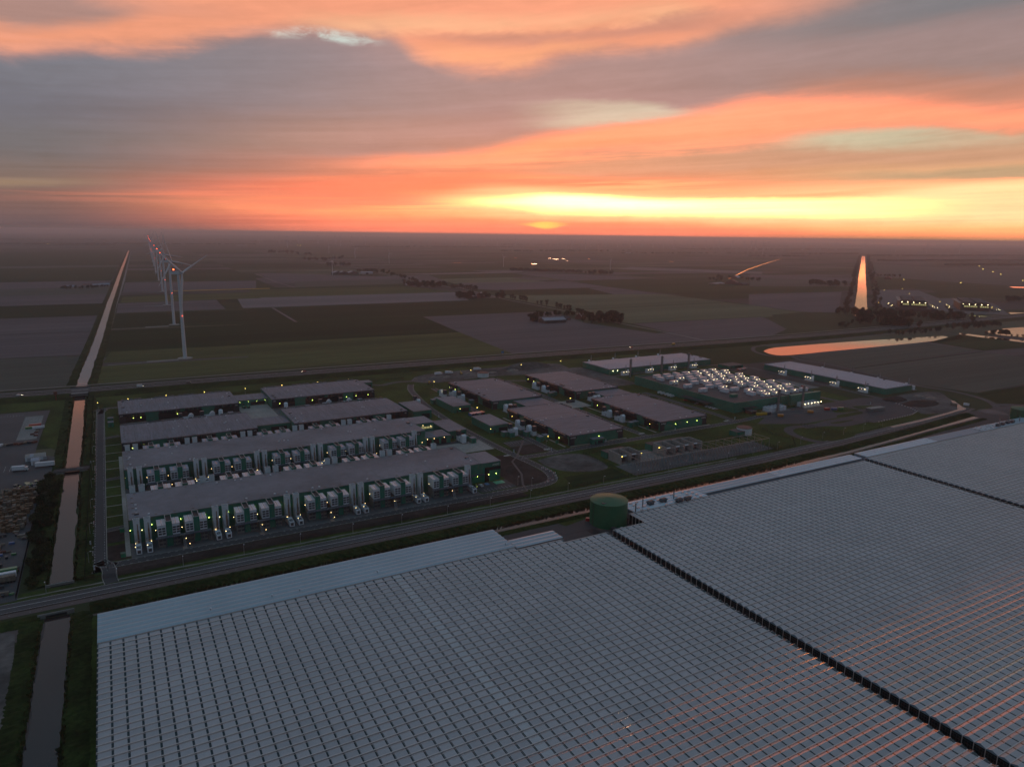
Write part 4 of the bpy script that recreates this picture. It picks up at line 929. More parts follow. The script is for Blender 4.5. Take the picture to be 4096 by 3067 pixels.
for bi, dy in ((0, 0), (1, 97.)):
    for side in (0, 1):
        hall_n = 'front' if bi == 0 else 'second'
        yb = (409 if side == 0 else 480)+dy
        for k in range(5):
            for j in (0, 1):
                x = 17.8+40.6*k+13.9*j
                if x > 206: continue
                key = ('p' if bi == 0 else 'b', 1 if side == 0 else 0)
                place('cooling_cabin', CU[key], (x, yb, .14), pi if side else 0, ORD[2*k+j]+(' twin white cooling cabin from the canal on the road side of the front hall', ' twin pink-roofed cooling cabin from the canal, behind the front hall', ' twin pale blue cooling cabin from the canal, facing the front hall', ' twin pale blue cooling cabin from the canal, behind the second hall')[bi*2+side], 'cooling unit', 'cooling cabins row %d' % (bi*2+side))
        for k in range(6):
            for j in (0, 1):
                x = 2.3+40.*k+5.25*j
                if x > 205: continue
                place('exhaust_stack', SU, (x, yb+(6.4 if side == 0 else -6.4), .14), pi if side else 0, ORD[2*k+j]+(' tall white generator stack from the canal on the road side of the front hall', ' tall white generator stack from the canal, behind the front hall', ' tall white generator stack from the canal, facing the front hall', ' tall white generator stack from the canal, behind the second hall')[bi*2+side], 'exhaust stack', 'generator stacks row %d' % (bi*2+side))
        if side == 0:
            for k in range(5):
                for dx, zz, kd in ((9.8, 9.5, 'glow_green'), (24.6, 10, 'glow_green'), (37.6, 10, 'glow_green'), (4.8, 7.2, 'glow_warm'), (-.9, 8., 'glow_green')):
                    if dx+40.2*k < 205: lamp(dx+40.2*k, yb+12.4, zz, kd, 'small yellow-green lamp on the green wall of the %s hall' % hall_n, 'wall lamps of the %s hall' % hall_n, .65)
                for dx, yy, zz in ((1.2, 4.2, 3.2), (8.9, 4.2, 3.2), (1.0, -1.6, 3.6), (6.2, -1.6, 3.6), (11.4, 2.5, 9.5), (24.4, 1.5, 9.2), (25.8, -3.2, 4.2), (27, -5.2, 1.6), (38, 1, 5)):
                    if dx+40.2*k < 205 and random.random() < .9: lamp(dx+40.2*k+random.uniform(-.4, .4), yb+yy, zz, 'glow_warm', 'warm work lamp among the cooling cabins of the %s hall' % hall_n, 'work lamps at the %s hall' % hall_n, .5)
        for k in range(5):
            x = 26+40.6*k
            if side == 0:
                st = MB()
                for i in range(14): st.box(-.8, .8, -4.6+i*.28, -4.3+i*.28, .3+i*.4, .4+i*.4)
                for sx_ in (-.85, .85): st.quad((sx_, -4.7, .2), (sx_, -.6, 6), (sx_, -.6, 7), (sx_, -4.7, 1.2))
                ob('escape_stair', st.mesh('stair', 'pale_steel'), None, (x-1.2, yb-.6, .15), 0, None, 'open steel escape stair at the cabins of the %s hall' % hall_n, 'stair', 'escape stairs %d' % bi)
                if bi == 0: struct('footpath', MB().box(x-2.6, x-.4, 401.4, 405, .1, .2), 'sand')

# ------------------------------------------------------------------ halls with hooded air intakes
hb = MB(); prof = [(0, 0), (-.2, .9), (-.9, 1.9), (-2., 2.6), (-3.1, 2.7), (-3.2, 1.7), (-2.6, .3), (-1.4, -.6)]
n_ = len(prof)
for x in (-1.45, 1.45): hb.v += [(x, y, z) for y, z in prof]
hb.f = [tuple(range(n_-1, -1, -1)), tuple(range(n_, 2*n_))]+[(k, (k+1) % n_, n_+(k+1) % n_, n_+k) for k in range(n_)]
hood = hb.mesh('hood', 'hood_steel')
HX = [4.4, 8.0, 11.4, 15.3, 18.7, 33, 36.7, 40.2, 43.8, 47.4, 54.3, 58., 61.6, 65.4, 80.2, 83.5, 87.2, 90.6, 94.9]
def hooded(x0, x1, y0, y1, h, label, hl, rotm=False, sides=(0, 1), nsign=1):
    r = hall(x0, x1, y0, y1, h, 'roof_streak2' if rotm else 'roof_streak', label, slope=.9 if False else .5)
    L_ = (y1-y0) if rotm else (x1-x0)
    for s in sides:
        for q in HX:
            q = q*L_/100.
            if rotm: loc, rz = ((0 if s == 0 else x1-x0), q, h-2.1), (-pi/2 if s == 0 else pi/2)
            else: loc, rz = (q, 0 if s == 0 else y1-y0, h-2.1), (0 if s == 0 else pi)
            ob('air_hood', hood, r, loc, rz)
        d_ = MB()
        for a, e in ((2, 21), (31, 68), (78, 97)):
            a *= L_/100; e *= L_/100
            if rotm: X = (-.06 if s == 0 else x1-x0+.02); d_.box(X, X+.04, a, e, .3, h-3)
            else: Y = (-.06 if s == 0 else y1-y0+.02); d_.box(a, e, Y, Y+.04, .3, h-3)
        ob('intake_louvre', d_.mesh('intl', 'black'), r)
    cp = MB()
    for cx_, cy_ in ((0, 0), (x1-x0, 0)): cp.box(cx_-.2 if cx_ == 0 else cx_-5, cx_+5 if cx_ == 0 else cx_+.2, -.1, .25, 0, h-.5)
    ob('corner_cladding', cp.mesh('corner', 'dark_steel'), r)
    sign(r, x1-x0-6.6, -.2, h-2.6); sign(r, .6, -.2, h-2.6)
    return r
hooded(-1, 99.5, 606, 664, 8.8, 'dark-hooded grey hall in the third row beside the canal road', 'a')
hooded(130, 233, 606, 664, 8.8, 'dark-hooded grey hall in the third row beside the small green halls', 'b')
hooded(-1, 100, 706.5, 764, 8.8, 'dark-hooded grey hall in the row along the highway next to the canal', 'c')
hooded(131, 235, 706.5, 765, 8.8, 'dark-hooded grey hall along the highway next to the oval lawn', 'd')
hooded(320.5, 375.5, 466.5, 571.5, 8.6, 'square grey hall with green front wall nearest the substation', 'e', True)
hooded(418.5, 474, 467.5, 572, 8.6, 'square grey hall with green front beside the chiller-covered building', 'f', True)
hooded(322, 378, 604.5, 708, 8.6, 'rear square grey hall behind the row of small green halls', 'g', True)
hooded(422, 477, 605, 710, 8.6, 'rear square grey hall near the white-roofed building', 'h', True)
def block(name, x0, x1, y0, y1, h, wallm, roofm, label, cat, group=None, extra=None):
    r = ob(name, None, None, (x0, y0, 0), 0, None, label, cat, group)
    ob('wall', MB().box(0, x1-x0, 0, y1-y0, 0, h-.2).mesh('w', wallm), r)
    ob('roof', MB().box(-.15, x1-x0+.15, -.15, y1-y0+.15, h-.2, h).mesh('r', roofm), r)
    if extra: extra(r, x1-x0, y1-y0, h)
    return r
def doors(r, w, d, h):
    ob('door', MB().box(w*.2, w*.2+1.4, -.08, 0, .1, 2.6).mesh('door', 'dark_steel'), r)
    ob('side_louvre', MB().box(w*.45, w*.9, -.06, 0, .4, h*.6).mesh('sl', 'black'), r)
    ob('roof_edge', MB().box(-.16, w+.16, -.18, -.15, h-.6, h+.12).mesh('re', 'concrete'), r)
block('link_building', 99.8, 129.7, 622, 648, 6.4, 'green_clad', 'roof_streak', 'low link building between the third row halls', 'building', None, doors)
block('link_building', 100.3, 130.7, 727, 752, 6.4, 'green_clad', 'roof_streak', 'low link building with loading docks along the highway row', 'building', None, doors)
block('link_building', 345, 377.8, 571.9, 604.2, 7, 'green_clad', 'roof_streak2', 'low link building joining the square halls behind the small green halls', 'building', None, doors)
block('link_building', 441, 476.5, 572.4, 604.7, 7, 'green_clad', 'roof_streak2', 'low link building joining the square halls near the chillers', 'building', None, doors)
block('small_hall', 237.5, 255.5, 602, 642, 8.4, 'green_clad', 'roof_grey', 'small green hall at the end of the third row', 'hall', None, doors)
block('small_hall', 281, 300, 609, 650, 7, 'green_clad', 'roof_grey', 'small green hall with lit window beside blue containers', 'hall', None, doors)
block('small_hall', 240, 257, 530, 567, 7, 'green_clad', 'roof_grey', 'small green hall behind the second hall wing', 'hall', None, doors)
block('small_hall', 280, 299, 530, 567, 7, 'green_clad', 'roof_grey', 'small green hall left of the nearest square hall', 'hall', None, doors)
block('green_shed', 333, 343.6, 458.4, 463.4, 4.6, 'green_clad', 'roof_grey', 'green shed in front of the nearest square hall', 'shed', None, doors) if False else block('green_shed', 340, 351.5, 460.9, 465.4, 4.8, 'green_clad', 'roof_grey', 'green shed against the front of the nearest square hall', 'shed', None, doors)
block('green_shed', 236.2, 248, 752, 764, 7.5, 'green_clad', 'roof_grey', 'green shed at the end of the highway row', 'shed', None, doors)
# generators between the halls
def genset():
    body = MB().box(-1.7, 1.7, -6, 6, .5, 4.2); bx = MB().box(-1.6, 1.6, 3.2, 6.4, 4.2, 8.6)
    hd = MB(); pr = [(-6, 4.2), (-6, 6.2), (-4.6, 7.4), (-3, 7.2), (-1.6, 5.4), (-1.2, 4.2)]; m_ = len(pr)
    for x in (-1.65, 1.65): hd.v += [(x, y, z) for y, z in pr]
    hd.f = [tuple(range(m_-1, -1, -1)), tuple(range(m_, 2*m_))]+[(k, (k+1) % m_, m_+(k+1) % m_, m_+k) for k in range(m_)]
    pp = MB().tube((-.6, -1, 4.6), (-.6, 3, 4.6), .3, .3, 8).tube((.6, -1, 4.6), (.6, 3, 4.6), .3, .3, 8)
    return [('container', body.mesh('gc', 'white_paint'), [('door', MB().box(-1.76, -1.7, -1, .2, .6, 3).mesh('gd', 'pale_steel'))]), ('silencer_tower', bx.mesh('gt', 'hood_steel')), ('intake_hood', hd.mesh('gh', 'white_paint')), ('pipework', pp.mesh('gp', 'pale_steel')), ('plinth', MB().box(-2.6, 2.6, -7, 7, 0, .5).mesh('gpl', 'concrete_dark'))]
GS = genset()
gl_ = 'white hooded generator with grey tower'
def gens(lst, where, rz):
    for x, y in lst: place('generator_set', GS, (x, y, .1), rz, gl_+' '+where, 'generator', 'generators '+where)
gens([(310.5, 531), (310.5, 511)], 'left of the nearest square hall', pi); gens([(296, 518)], 'by the small hall car park', 0); gens([(246.5, 518)], 'on the lawn behind the front hall', 0)
gens([(311.5, 676), (311.5, 655)], 'left of the rear square hall', 0); gens([(301, 678)], 'behind the small green hall', pi)
gens([(408, 532), (408, 512)], 'between the two front square halls', 0); gens([(411, 668), (411, 648)], 'between the two rear square halls', pi)
gens([(335, 588), (330, 588)], 'beside the link building', pi); gens([(437, 590), (432.5, 590)], 'behind the link building', 0)
gens([(52, 688), (70, 688)], 'between the third and highway rows', pi/2); gens([(178, 688), (198, 686)], 'between the paired grey halls', pi/2); gens([(262, 655)], 'on the lawn by the third row', 0)
bxp = [('cabinet', MB().box(-2.2, 2.2, -2.6, 2.6, 0, 4.2).mesh('cab', 'green_clad')), ('lid', MB().box(-2.35, 2.35, -2.75, 2.75, 4.2, 4.4).mesh('cabl', 'roof_grey')), ('door', MB().box(-.7, .7, -2.68, -2.6, .2, 2.6).mesh('cabd', 'green_dark'))]
for lst, wh in ((((313, 492), (306.6, 490)), 'left of the nearest square hall'), (((411, 493), (405, 492)), 'between the front square halls'), (((412, 632), (406, 630)), 'between the rear square halls'), (((314, 636), (306, 690)), 'left of the rear square hall'), (((304, 508), (303, 516), (291, 512), (286.5, 516)), 'by the small hall car park'), (((254, 512), (251, 520)), 'on the lawn behind the front hall'), (((90, 690), (82, 676)), 'between third and highway rows'), (((214, 690), (160, 686), (140, 680)), 'between the paired grey halls'), (((286, 660), (280, 655)), 'behind the small green hall'), (((-8, 700), (-8, 716)), 'at the canal end of the highway row'), (((340, 590),), 'beside the link building')):
    for x, y in lst: place('switchgear_box', bxp, (x, y, .12), 0, 'green boxy switchgear cabinet '+wh, 'cabinet', 'cabinets '+wh)
bxs = [('cabinet', MB().box(-1.2, 1.2, -1., 1., 0, 2.2).mesh('cab', 'green_box')), ('lid', MB().box(-1.3, 1.3, -1.1, 1.1, 2.2, 2.32).mesh('cabl', 'green_dark'))]
for x, y, wh in ((-5.2, 405.6, 'in the soil bed at the front hall corner'), (-5, 442, 'beside the path left of the front hall'), (316, 478, 'on a concrete pad left of the nearest square hall'), (414, 479, 'on a concrete pad between the front square halls'), (298, 586, 'on the lawn by the link building'), (306, 700, 'on the lawn left of the rear square hall'), (402, 566, 'at the lit loading yard')):
    place('utility_box', bxs, (x, y, .12), 0, 'small green utility box '+wh, 'utility box')
tkp = [('shell', MB().lathe([(1.9, 0), (1.9, 6), (1.2, 6.6), (0, 6.8)], 16).mesh('tks', 'white_paint', True)), ('foot', MB().lathe([(2.1, 0), (2.1, .3), (1.9, .3)], 16).mesh('tkf', 'concrete'))]
for x, y, wh in ((82, 695, 'beside the canal-side halls'), (142, 697, 'beside the paired grey halls')): place('silo', tkp, (x, y, .14), 0, 'white upright silo '+wh, 'silo')
# lamps on the hooded halls and yards
for x, y in ((6, 605.4), (14, 605.4), (10, 706), (16, 706), (46, 706), (205, 706), (215, 706), (228, 706), (138, 706), (170, 706)): lamp(x, y, 4.2, 'glow_green', 'yellow-green wall lamp under the dark hoods', 'wall lamps of the hooded rows', .8)
for x, y in ((350, 465.9), (436, 466.9), (450, 466.9), (462, 466.9), (372, 604), (466, 604), (455, 604)): lamp(x, y, 5, 'glow_green', 'yellow-green wall lamp on the green front of a square hall', 'wall lamps on square hall fronts', .8)
for x, y in ((319, 480), (319, 560), (417, 480), (417, 560), (321, 690), (421, 690), (300.5, 612), (280.6, 530), (288, 608), (312.8, 487.5), (320, 702), (422, 704)): lamp(x, y, 4, 'glow_green' if random.random() < .5 else 'glow_street', 'yellow lamp at a hall side passage', 'side passage lamps', .85)
for x, y in ((104, 728), (112, 728), (120, 728), (128, 728)): lamp(x, y-1.5, 4.5, 'glow_green', 'yellow-green lamp over the highway row loading docks', 'dock lamps', .6)
for x, y, z_ in ((213.6, 541, 12), (216, 539.4, 12.4), (221, 539.4, 12), (228, 539.4, 11), (217, 520.4, 5.4), (223, 520.4, 5.4), (232, 520.4, 5.4), (206, 517.2, 4), (211, 517.2, 4.5)): lamp(x, y, z_, 'glow_warm', 'warm lamp at the loading annex of the second hall', 'annex lamps', .65)
for x in (212.5, 221.5, 227.5): lamp(x, 421, 5.2, 'glow_green', 'yellow-green entrance lamp of the front hall', 'entrance lamps', .9)

# ------------------------------------------------------------------ chiller-covered building
r = ob('chiller_building', None, None, (529, 485.5, 0), 0, None, 'broad green building whose brown roof is crowded with white lit chillers', 'building')
ob('wall', MB().box(0, 124, 0, 154, 0, 8.6).mesh('cw', 'green_clad'), r)
ob('roof', MB().box(.5, 123.5, .5, 153.5, 8.6, 8.75).mesh('cr', 'roof_brown'), r)
for a in ((0, 124, 0, .5), (0, 124, 153.5, 154), (0, .5, .5, 153.5), (123.5, 124, .5, 153.5)): ob('parapet', MB().box(*a, 8.6, 10.3).mesh('cp', 'green_clad'), r)
ob('front_block', MB().box(78, 123.9, -4, -.1, 0, 11).mesh('fb', 'green_clad'), r)
for x in (12, 48): ob('canopy', MB().box(x, x+16, -4, -.1, 4, 4.4).mesh('cn', 'dark_steel'), r)
ob('side_canopy', MB().box(-8, -.1, 28, 68, 4.2, 4.6).mesh('scn', 'dark_steel'), r); ob('stair_head', MB().box(22, 30, 24, 28, 8.75, 11.8).mesh('sth', 'green_clad'), r)
for k in range(3): ob('dock_door', MB().box(50+k*5, 53.6+k*5, -.08, 0, .2, 4).mesh('ddd', 'black'), r)
chil = [('casing', MB().box(-4.6, 4.6, -2.2, 2.2, .3, 3.9).mesh('chc', 'white_paint'), [('top', MB().box(-4.7, 4.7, -2.3, 2.3, 3.9, 4.05).mesh('cht', 'white_roof')), ('coil', MB().box(-4.3, 0, -2.26, -2.2, .6, 2).mesh('chco', 'pale_steel'))]), ('skid', MB().box(-4.4, 4.4, -2, 2, 0, .3).mesh('chs', 'dark_steel'))]
cn = 0
for i, yy in enumerate([12+k*11.4 for k in range(12)]):
    for j, xx in enumerate([14+k*14.6 for k in range(8)]):
        x, y = xx+(i % 2)*5.5, yy+random.uniform(-.6, .6)
        if (x < 46 and y < 40) or (x < 30 and y < 120 and (i+j) % 2) or x > 118 or (52 < x < 66 and 40 < y < 80): continue
        lit = x > 62 or (x > 50 and y < 60)
        place('roof_chiller', chil, (529+x, 485.5+y, 8.75), 0 if (i*3+j) % 5 else pi/2, 'boxy white chiller on the brown roof in the lit part' if lit else 'boxy white chiller on the brown roof in the dim part', 'chiller', 'roof chillers lit' if lit else 'roof chillers dim')
        if lit or random.random() < .12:
            for q in (-2.6, 2.2):
                if random.random() < .8: lamp(529+x+q, 485.5+y-3.2, 12.6, 'glow_white', 'bright spotlight mounted on a roof chiller', 'chiller spotlights', .55)
        cn += 1
stk = [('flue', MB().tube((-.75, 0, 0), (-.75, 0, 23), .62, .62, 10).mesh('fl', 'chimney_steel')), ('flue', MB().tube((.75, 0, 0), (.75, 0, 23), .62, .62, 10).mesh('fl', 'chimney_steel')), ('lattice', MB().box(-1.6, -1.45, -.7, -.55, 0, 22).box(1.45, 1.6, -.7, -.55, 0, 22).box(-1.6, -1.45, .55, .7, 0, 22).box(1.45, 1.6, .55, .7, 0, 22).mesh('lat', 'dark_steel')), ('platform', MB().box(-1.9, 1.9, -1, 1, 21.6, 21.8).mesh('pl', 'dark_steel'))]
for x, y, wh in ((573, 469.5, 'at the unlit generator block'), (611.5, 471, 'at the lit generator block'), (551, 675, 'south of the white-roofed hall near its corner'), (602, 676, 'midway along the white-roofed hall'), (648, 677, 'at the far end of the white-roofed hall')):
    place('twin_chimney', stk, (x, y, .12), 0, 'tall twin steel chimney '+wh, 'chimney')
def genblock(x, y, lab, lit):
    r = ob('generator_block', None, None, (x, y, 0), 0, None, lab, 'generator block')
    for k in range(5):
        c_ = ob('container', MB().box(k*5, k*5+4, 0, 9, .2, 4.2).mesh('gbc', 'white_paint'), r)
        ob('roof_pipe', MB().tube((k*5+2, 1, 4.7), (k*5+2, 8, 4.7), .5, .5, 8).mesh('gbp', 'pale_steel'), c_)
    ob('slab', MB().box(-2, 28, -3, 10, 0, .2).mesh('gbs', 'concrete_dark'), r)
    if lit:
        for k in range(6): lamp(x-1+k*5, y-1.6, 4.6, 'glow_white', 'bright floodlight on the lit generator block', 'generator block floodlights', .8)
genblock(564, 471.5, 'unlit row of white generator containers in front of the chiller building', False)
genblock(612, 469, 'floodlit row of white generator containers in front of the chiller building', True)
# white-roofed halls
def whitehall(x0, x1, y0, y1, label, rotm):
    r = hall(x0, x1, y0, y1, 7, 'roof_pale', label, anchors=False, slope=.7)
    return r
whitehall(538, 710, 700, 758, 'long pale-roofed hall along the highway with chimneys in front', False); W2 = whitehall(748, 798, 470, 641, 'long pale-roofed hall beside the dark fields with a row of chimneys', True)
skid = [('plant_room', MB().box(-5, 4, -2, 2, .2, 4.8).mesh('pr', 'white_paint'), [('louvre', MB().box(-4.4, 1, -2.06, -2, 3, 4.5).mesh('prl', 'hood_steel'))]), ('cylinder', MB().lathe([(1.3, .2), (1.3, 6.8), (0, 6.9)], 14, 4.6).mesh('cyl', 'white_paint', True)), ('chimney', MB().tube((1.6, .6, 4.8), (1.6, .6, 9), .55, .55, 10).tube((1.6, .6, 9), (1.6, .6, 13.4), .55, .22, 10).mesh('chm', 'chimney_steel')), ('fence_base', MB().box(-7, 7, -3.4, 3.4, 0, .2).mesh('fb', 'concrete_dark'))]
for x in (554, 593, 632, 668):
    place('plant_skid', skid, (x, 689, .13), 0, 'white plant skid with pointed chimney south of the highway-side pale hall', 'plant skid', 'plant skids of the highway-side pale hall')
    for q in (-4, 0, 4): lamp(x+q, 686, 4.6, 'glow_white', 'bright lamp on a plant skid of the highway-side pale hall', 'lamps at highway-side pale hall', .5)
for x in (543, 550): lamp(x, 699, 4.5, 'glow_white', 'bright lamp on the wall of the highway-side pale hall', 'wall lamps at pale hall', .8)
for y in (602, 562, 527, 490):
    place('plant_skid', skid, (738, y, .13), -pi/2, 'white plant skid with pointed chimney on the chiller side of the field-side pale hall', 'plant skid', 'plant skids of the field-side pale hall')
    for q in (-4, 0, 4): lamp(734.6, y+q, 4.6, 'glow_white', 'bright lamp on a plant skid of the field-side pale hall', 'lamps at field-side pale hall', .5)
for y in (590, 548, 512, 476): place('plant_skid', skid, (804, y, .13), pi/2, 'plant skid with chimney half hidden behind the field-side pale hall', 'plant skid', 'plant skids behind the field-side pale hall')
for x in (560, 600, 640, 680): place('plant_skid', skid, (x, 768, .13), pi, 'plant skid with chimney half hidden behind the highway-side pale hall', 'plant skid', 'plant skids behind the highway-side pale hall')

# ------------------------------------------------------------------ transformer station
def transformer(x0, n, y0, label, lamp_l):
    r = ob('transformer_house', None, None, (x0, y0, 0), 0, None, label, 'transformer station')
    w = n*9.5+.8
    ob('rear_building', MB().box(-1, w, 16, 24, 0, 5).mesh('trb', 'green_clad'), r); ob('rear_roof', MB().box(-1.2, w+.2, 15.8, 24.2, 5, 5.3).mesh('trr', 'roof_brown'), r)
    for k in range(n+1): ob('blast_wall', MB().box(k*9.5, k*9.5+.8, 0, 15.6, 0, 7.5).mesh('tbw', 'concrete'), r)
    ob('back_wall', MB().box(.8, w-.8, 15, 15.6, 0, 7.5).mesh('tbk', 'concrete'), r)
    for k in range(n):
        t = ob('transformer', MB().box(k*9.5+2.6, k*9.5+7.4, 4, 11, .6, 4.2).mesh('tt', 'hood_steel'), r)
        ob('conservator', MB().tube((k*9.5+3.6, 3.4, 5.2), (k*9.5+7.6, 3.4, 5.2), .6, .6, 10).mesh('tc', 'white_paint'), t)
        bu = MB()
        for i in range(3): bu.tube((k*9.5+3.4+i*1.5, 8, 4.2), (k*9.5+3.4+i*1.5, 8, 6.6), .22, .12, 6)
        ob('bushing', bu.mesh('tb', 'dark_steel'), t)
    return r
transformer(328, 2, 408, 'two-bay concrete transformer house with lit end walls', 1)
transformer(372.5, 4, 408, 'four-bay concrete transformer house', 1)
for x, y in ((328.5, 407.4), (347.5, 407.4)): lamp(x, y, 6.6, 'glow_street', 'yellow lamp on a blast wall of the two-bay transformer house', 'blast wall lamps', 1)
lamp(371.6, 415, 5.6, 'glow_street', 'yellow lamp on the left wall of the four-bay transformer house', 'side lamp', 1.)
gb = MB()
for x in range(332, 470, 9):
    for y in (388, 403.5): gb.box(x-.12, x+.12, y-.12, y+.12, .1, 8)
    gb.box(x-.1, x+.1, 388, 403.5, 7.8, 8)
for y in (388, 403.5): gb.box(332, 467, y-.12, y+.12, 8, 8.22)
for x in range(332, 460, 9): gb.tube((x, 388, 8), (x+9, 403.5, 8), .05, .05, 4)
ob('gantry', gb.mesh('gantry', 'chimney_steel'), None, (0, 0, 0), 0, None, 'long steel busbar gantry of the substation yard', 'gantry')
ip = [('post', MB().tube((0, 0, 0), (0, 0, 2.6), .16, .16, 6).mesh('ipp', 'chimney_steel')), ('insulator', MB().lathe([(.14, 2.6), (.3, 2.8), (.14, 3.), (.3, 3.2), (.14, 3.4), (.28, 3.6), (0, 3.8)], 8).mesh('ipi', 'rust_and_glint'))]
for k in range(44):
    for j in range(4):
        if random.random() < .85: place('insulator_post', ip, (334+k*3+random.uniform(-.4, .4), 389.5+j*3.8+random.uniform(-.5, .5), .14), 0, 'rusty brown insulator post standing under the busbar gantry', 'insulator', 'insulator posts in the substation yard')

_t1 = tank(480, 427, 6.6, 6.2, 'white_paint', 'squat round pale water tank with reddish roof by the substation', .25, False)
_t2 = tank(389.6, 757, 6.8, 5.4, 'white_paint', 'squat round pale tank with red roof beside the building site', .25, False)
for t in (_t1, _t2):
    for c_ in t.children:
        if c_.name.startswith('roof'): c_.data.materials[0] = MATS['tile_roof']
block('pump_house', 466, 475, 421.5, 431, 4.6, 'green_clad', 'roof_brown', 'green pump house next to the squat pale tank', 'shed')
# ------------------------------------------------------------------ wind turbines
def blade(Lb):
    b_ = MB(); st = [(0, 1.1, 1.1, 0), (.04, 1.1, 1.1, 0), (.18, 2.1, .75, .25), (.4, 1.5, .42, .15), (.7, .95, .25, .06), (.95, .5, .12, 0), (1, .1, .05, 0)]
    for t, c_, th, tw in st:
        for k in range(8):
            a = 2*pi*k/8; x, y = c_*cos(a), th*sin(a)
            b_.v.append((x*cos(tw)-y*sin(tw), x*sin(tw)+y*cos(tw), t*Lb))
    for j in range(len(st)-1):
        for k in range(8): b_.f.append((j*8+k, j*8+(k+1) % 8, (j+1)*8+(k+1) % 8, (j+1)*8+k))
    return b_.mesh('blade', 'turbine_white', True)
T_blade = blade(57)
T_tower = MB().lathe([(2.5, 0), (2.45, 20), (1.7, 112.5)], 20).mesh('tower', 'turbine_white', True)
T_nac = MB().box(-2.2, 2.2, -4.5, 10.5, -2.2, 2.2).mesh('nacelle', 'turbine_white')
T_top = MB().box(-2, 2, 6, 10, 2.2, 3).mesh('nacelle_cooler', 'dark_steel')
T_hub = MB().lathe([(0, -2.6), (1.4, -1.8), (1.9, 0), (1.7, 1.6)], 14).mesh('hub', 'turbine_white', True)
T_base = MB().lathe([(0, .8), (9, .8), (9.5, .4), (9.5, 0)], 24).mesh('base', 'concrete')
AXIS = atan2(.68, .73)
def turbine(x, y, hub, Lb, phase, label, group, red=False, axis=AXIS, base=True):
    r = ob('wind_turbine', None, None, (x, y, 0), axis, None, label, 'wind turbine', group)
    k = hub/115.
    t = ob('tower', T_tower, r); t.scale = (k, k, k)
    if base: ob('base', T_base, r)
    n = ob('nacelle', T_nac, r, (0, 0, hub)); n.scale = (k, k, k)
    ob('cooler', T_top, n)
    if red:
        l = ob('beacon', bulb['glow_red'], n, (0, 7.5, 4)); l.scale = (3, 3, 3)
        l = ob('beacon', bulb['glow_red'], t, (-1.2, -2, 58)); l.scale = (1.2,)*3
    h_ = ob('hub', T_hub, r, (0, -6*k, hub)); h_.rotation_euler = (-pi/2, 0, 0); h_.scale = (k,)*3
    for i in range(3):
        bl = ob('blade', T_blade, r, (0, -6.2*k, hub)); bl.rotation_euler = (0, phase+i*2*pi/3, 0); s = Lb/57.; bl.scale = (max(s, k*.9), max(s, k*.9), s)
    return r
row = [(83.7, 1047), (101.3, 1438), (117, 1833), (135, 2238), (156, 2736), (177.4, 3263), (204, 3844), (226, 4340), (250, 4870), (276, 5420), (304, 6000), (334, 6620), (366, 7300), (400, 8050), (440, 8900)]
for i, (x, y) in enumerate(row):
    turbine(x, y, 115, 56, R(66) if i == 0 else R([100, 97, 20, 74, 45, 10, 88, 30, 62, 5, 50, 110, 15, 80][i-1]), 'white wind turbine closest to the highway with red beacon lit' if i == 0 else ORD[i]+' white wind turbine from the highway in the row along the old canal', 'turbines of the canal row', True)
for i, (px, py) in enumerate((qA(1600, 1268), qA(1500, 980), qA(1440, 805), qA(1402, 688), qA(1370, 594))):
    x, y = G(px, py); struct('crane_pad', MB().box(x-46, x-8, y-7, y+5, 0, .42), 'path_pale'); tx = G(px-310*(1-.17*i), py+14-2*i); struct('farm_track', flat(MB(), [(x-9, y-3), (x-66+i*6, y-6), (tx[0] if tx[0] > x-120 else x-75, y-8)], 4, .41), 'path_pale')
for q, bx, by, hy in ((qB, 697, 527, 410), (qB, 1175, 432, 345), (qB, 888, 388, 305), (qB, 666, 350, 290), (qB, 2140, 460, 380), (qC, 930, 485, 402)):
    X, Y = G(*q(bx, by)); hz = AE(*q(bx, by)); hub = 170*(1-math.tan(R(AE(*q(bx, hy))[1]))/math.tan(R(hz[1])))
    turbine(X, Y, hub, hub*.62, random.uniform(0, 2), 'small farm wind turbine among the polder fields', 'farm turbines', False, YAW+R(random.uniform(-30, 30)), False)
far = [(qB, x, y) for x, y in ((80, 245), (250, 240), (317, 297), (410, 240), (573, 235), (720, 235), (765, 283), (857, 235), (976, 277), (1168, 277), (1344, 270), (1504, 265), (1652, 262), (1730, 225), (1790, 260), (1955, 220), (2088, 250))]
far += [(qC, x, y) for x, y in ((66, 225), (135, 245), (285, 248), (426, 245), (490, 225), (558, 245), (605, 315), (694, 230), (722, 308), (768, 252), (829, 305), (885, 245), (993, 250), (1102, 250), (1200, 250), (1293, 252), (1382, 252), (1468, 292), (1605, 290), (1645, 245), (1732, 290), (1810, 245), (1850, 285), (1962, 285), (2062, 290), (2125, 250), (2157, 285))]
far += [(qD, x, y) for x, y in ((12, 240), (45, 285), (142, 280), (160, 245), (103, 340), (428, 258), (700, 268), (925, 274), (1177, 280), (1430, 285), (1695, 290))]
for q, bx, by in far:
    X, Y = G(*q(bx, by)); d = hypot(X, Y); 
    if d > 11500: X, Y = X*11500/d, Y*11500/d; d = 11500
    hub = 116
    turbine(X, Y, hub, hub*.48, random.uniform(0, 2.1), 'far wind turbine in the long rows before the horizon', 'turbines near the horizon', False, YAW+R(35+random.uniform(-12, 12)), False)

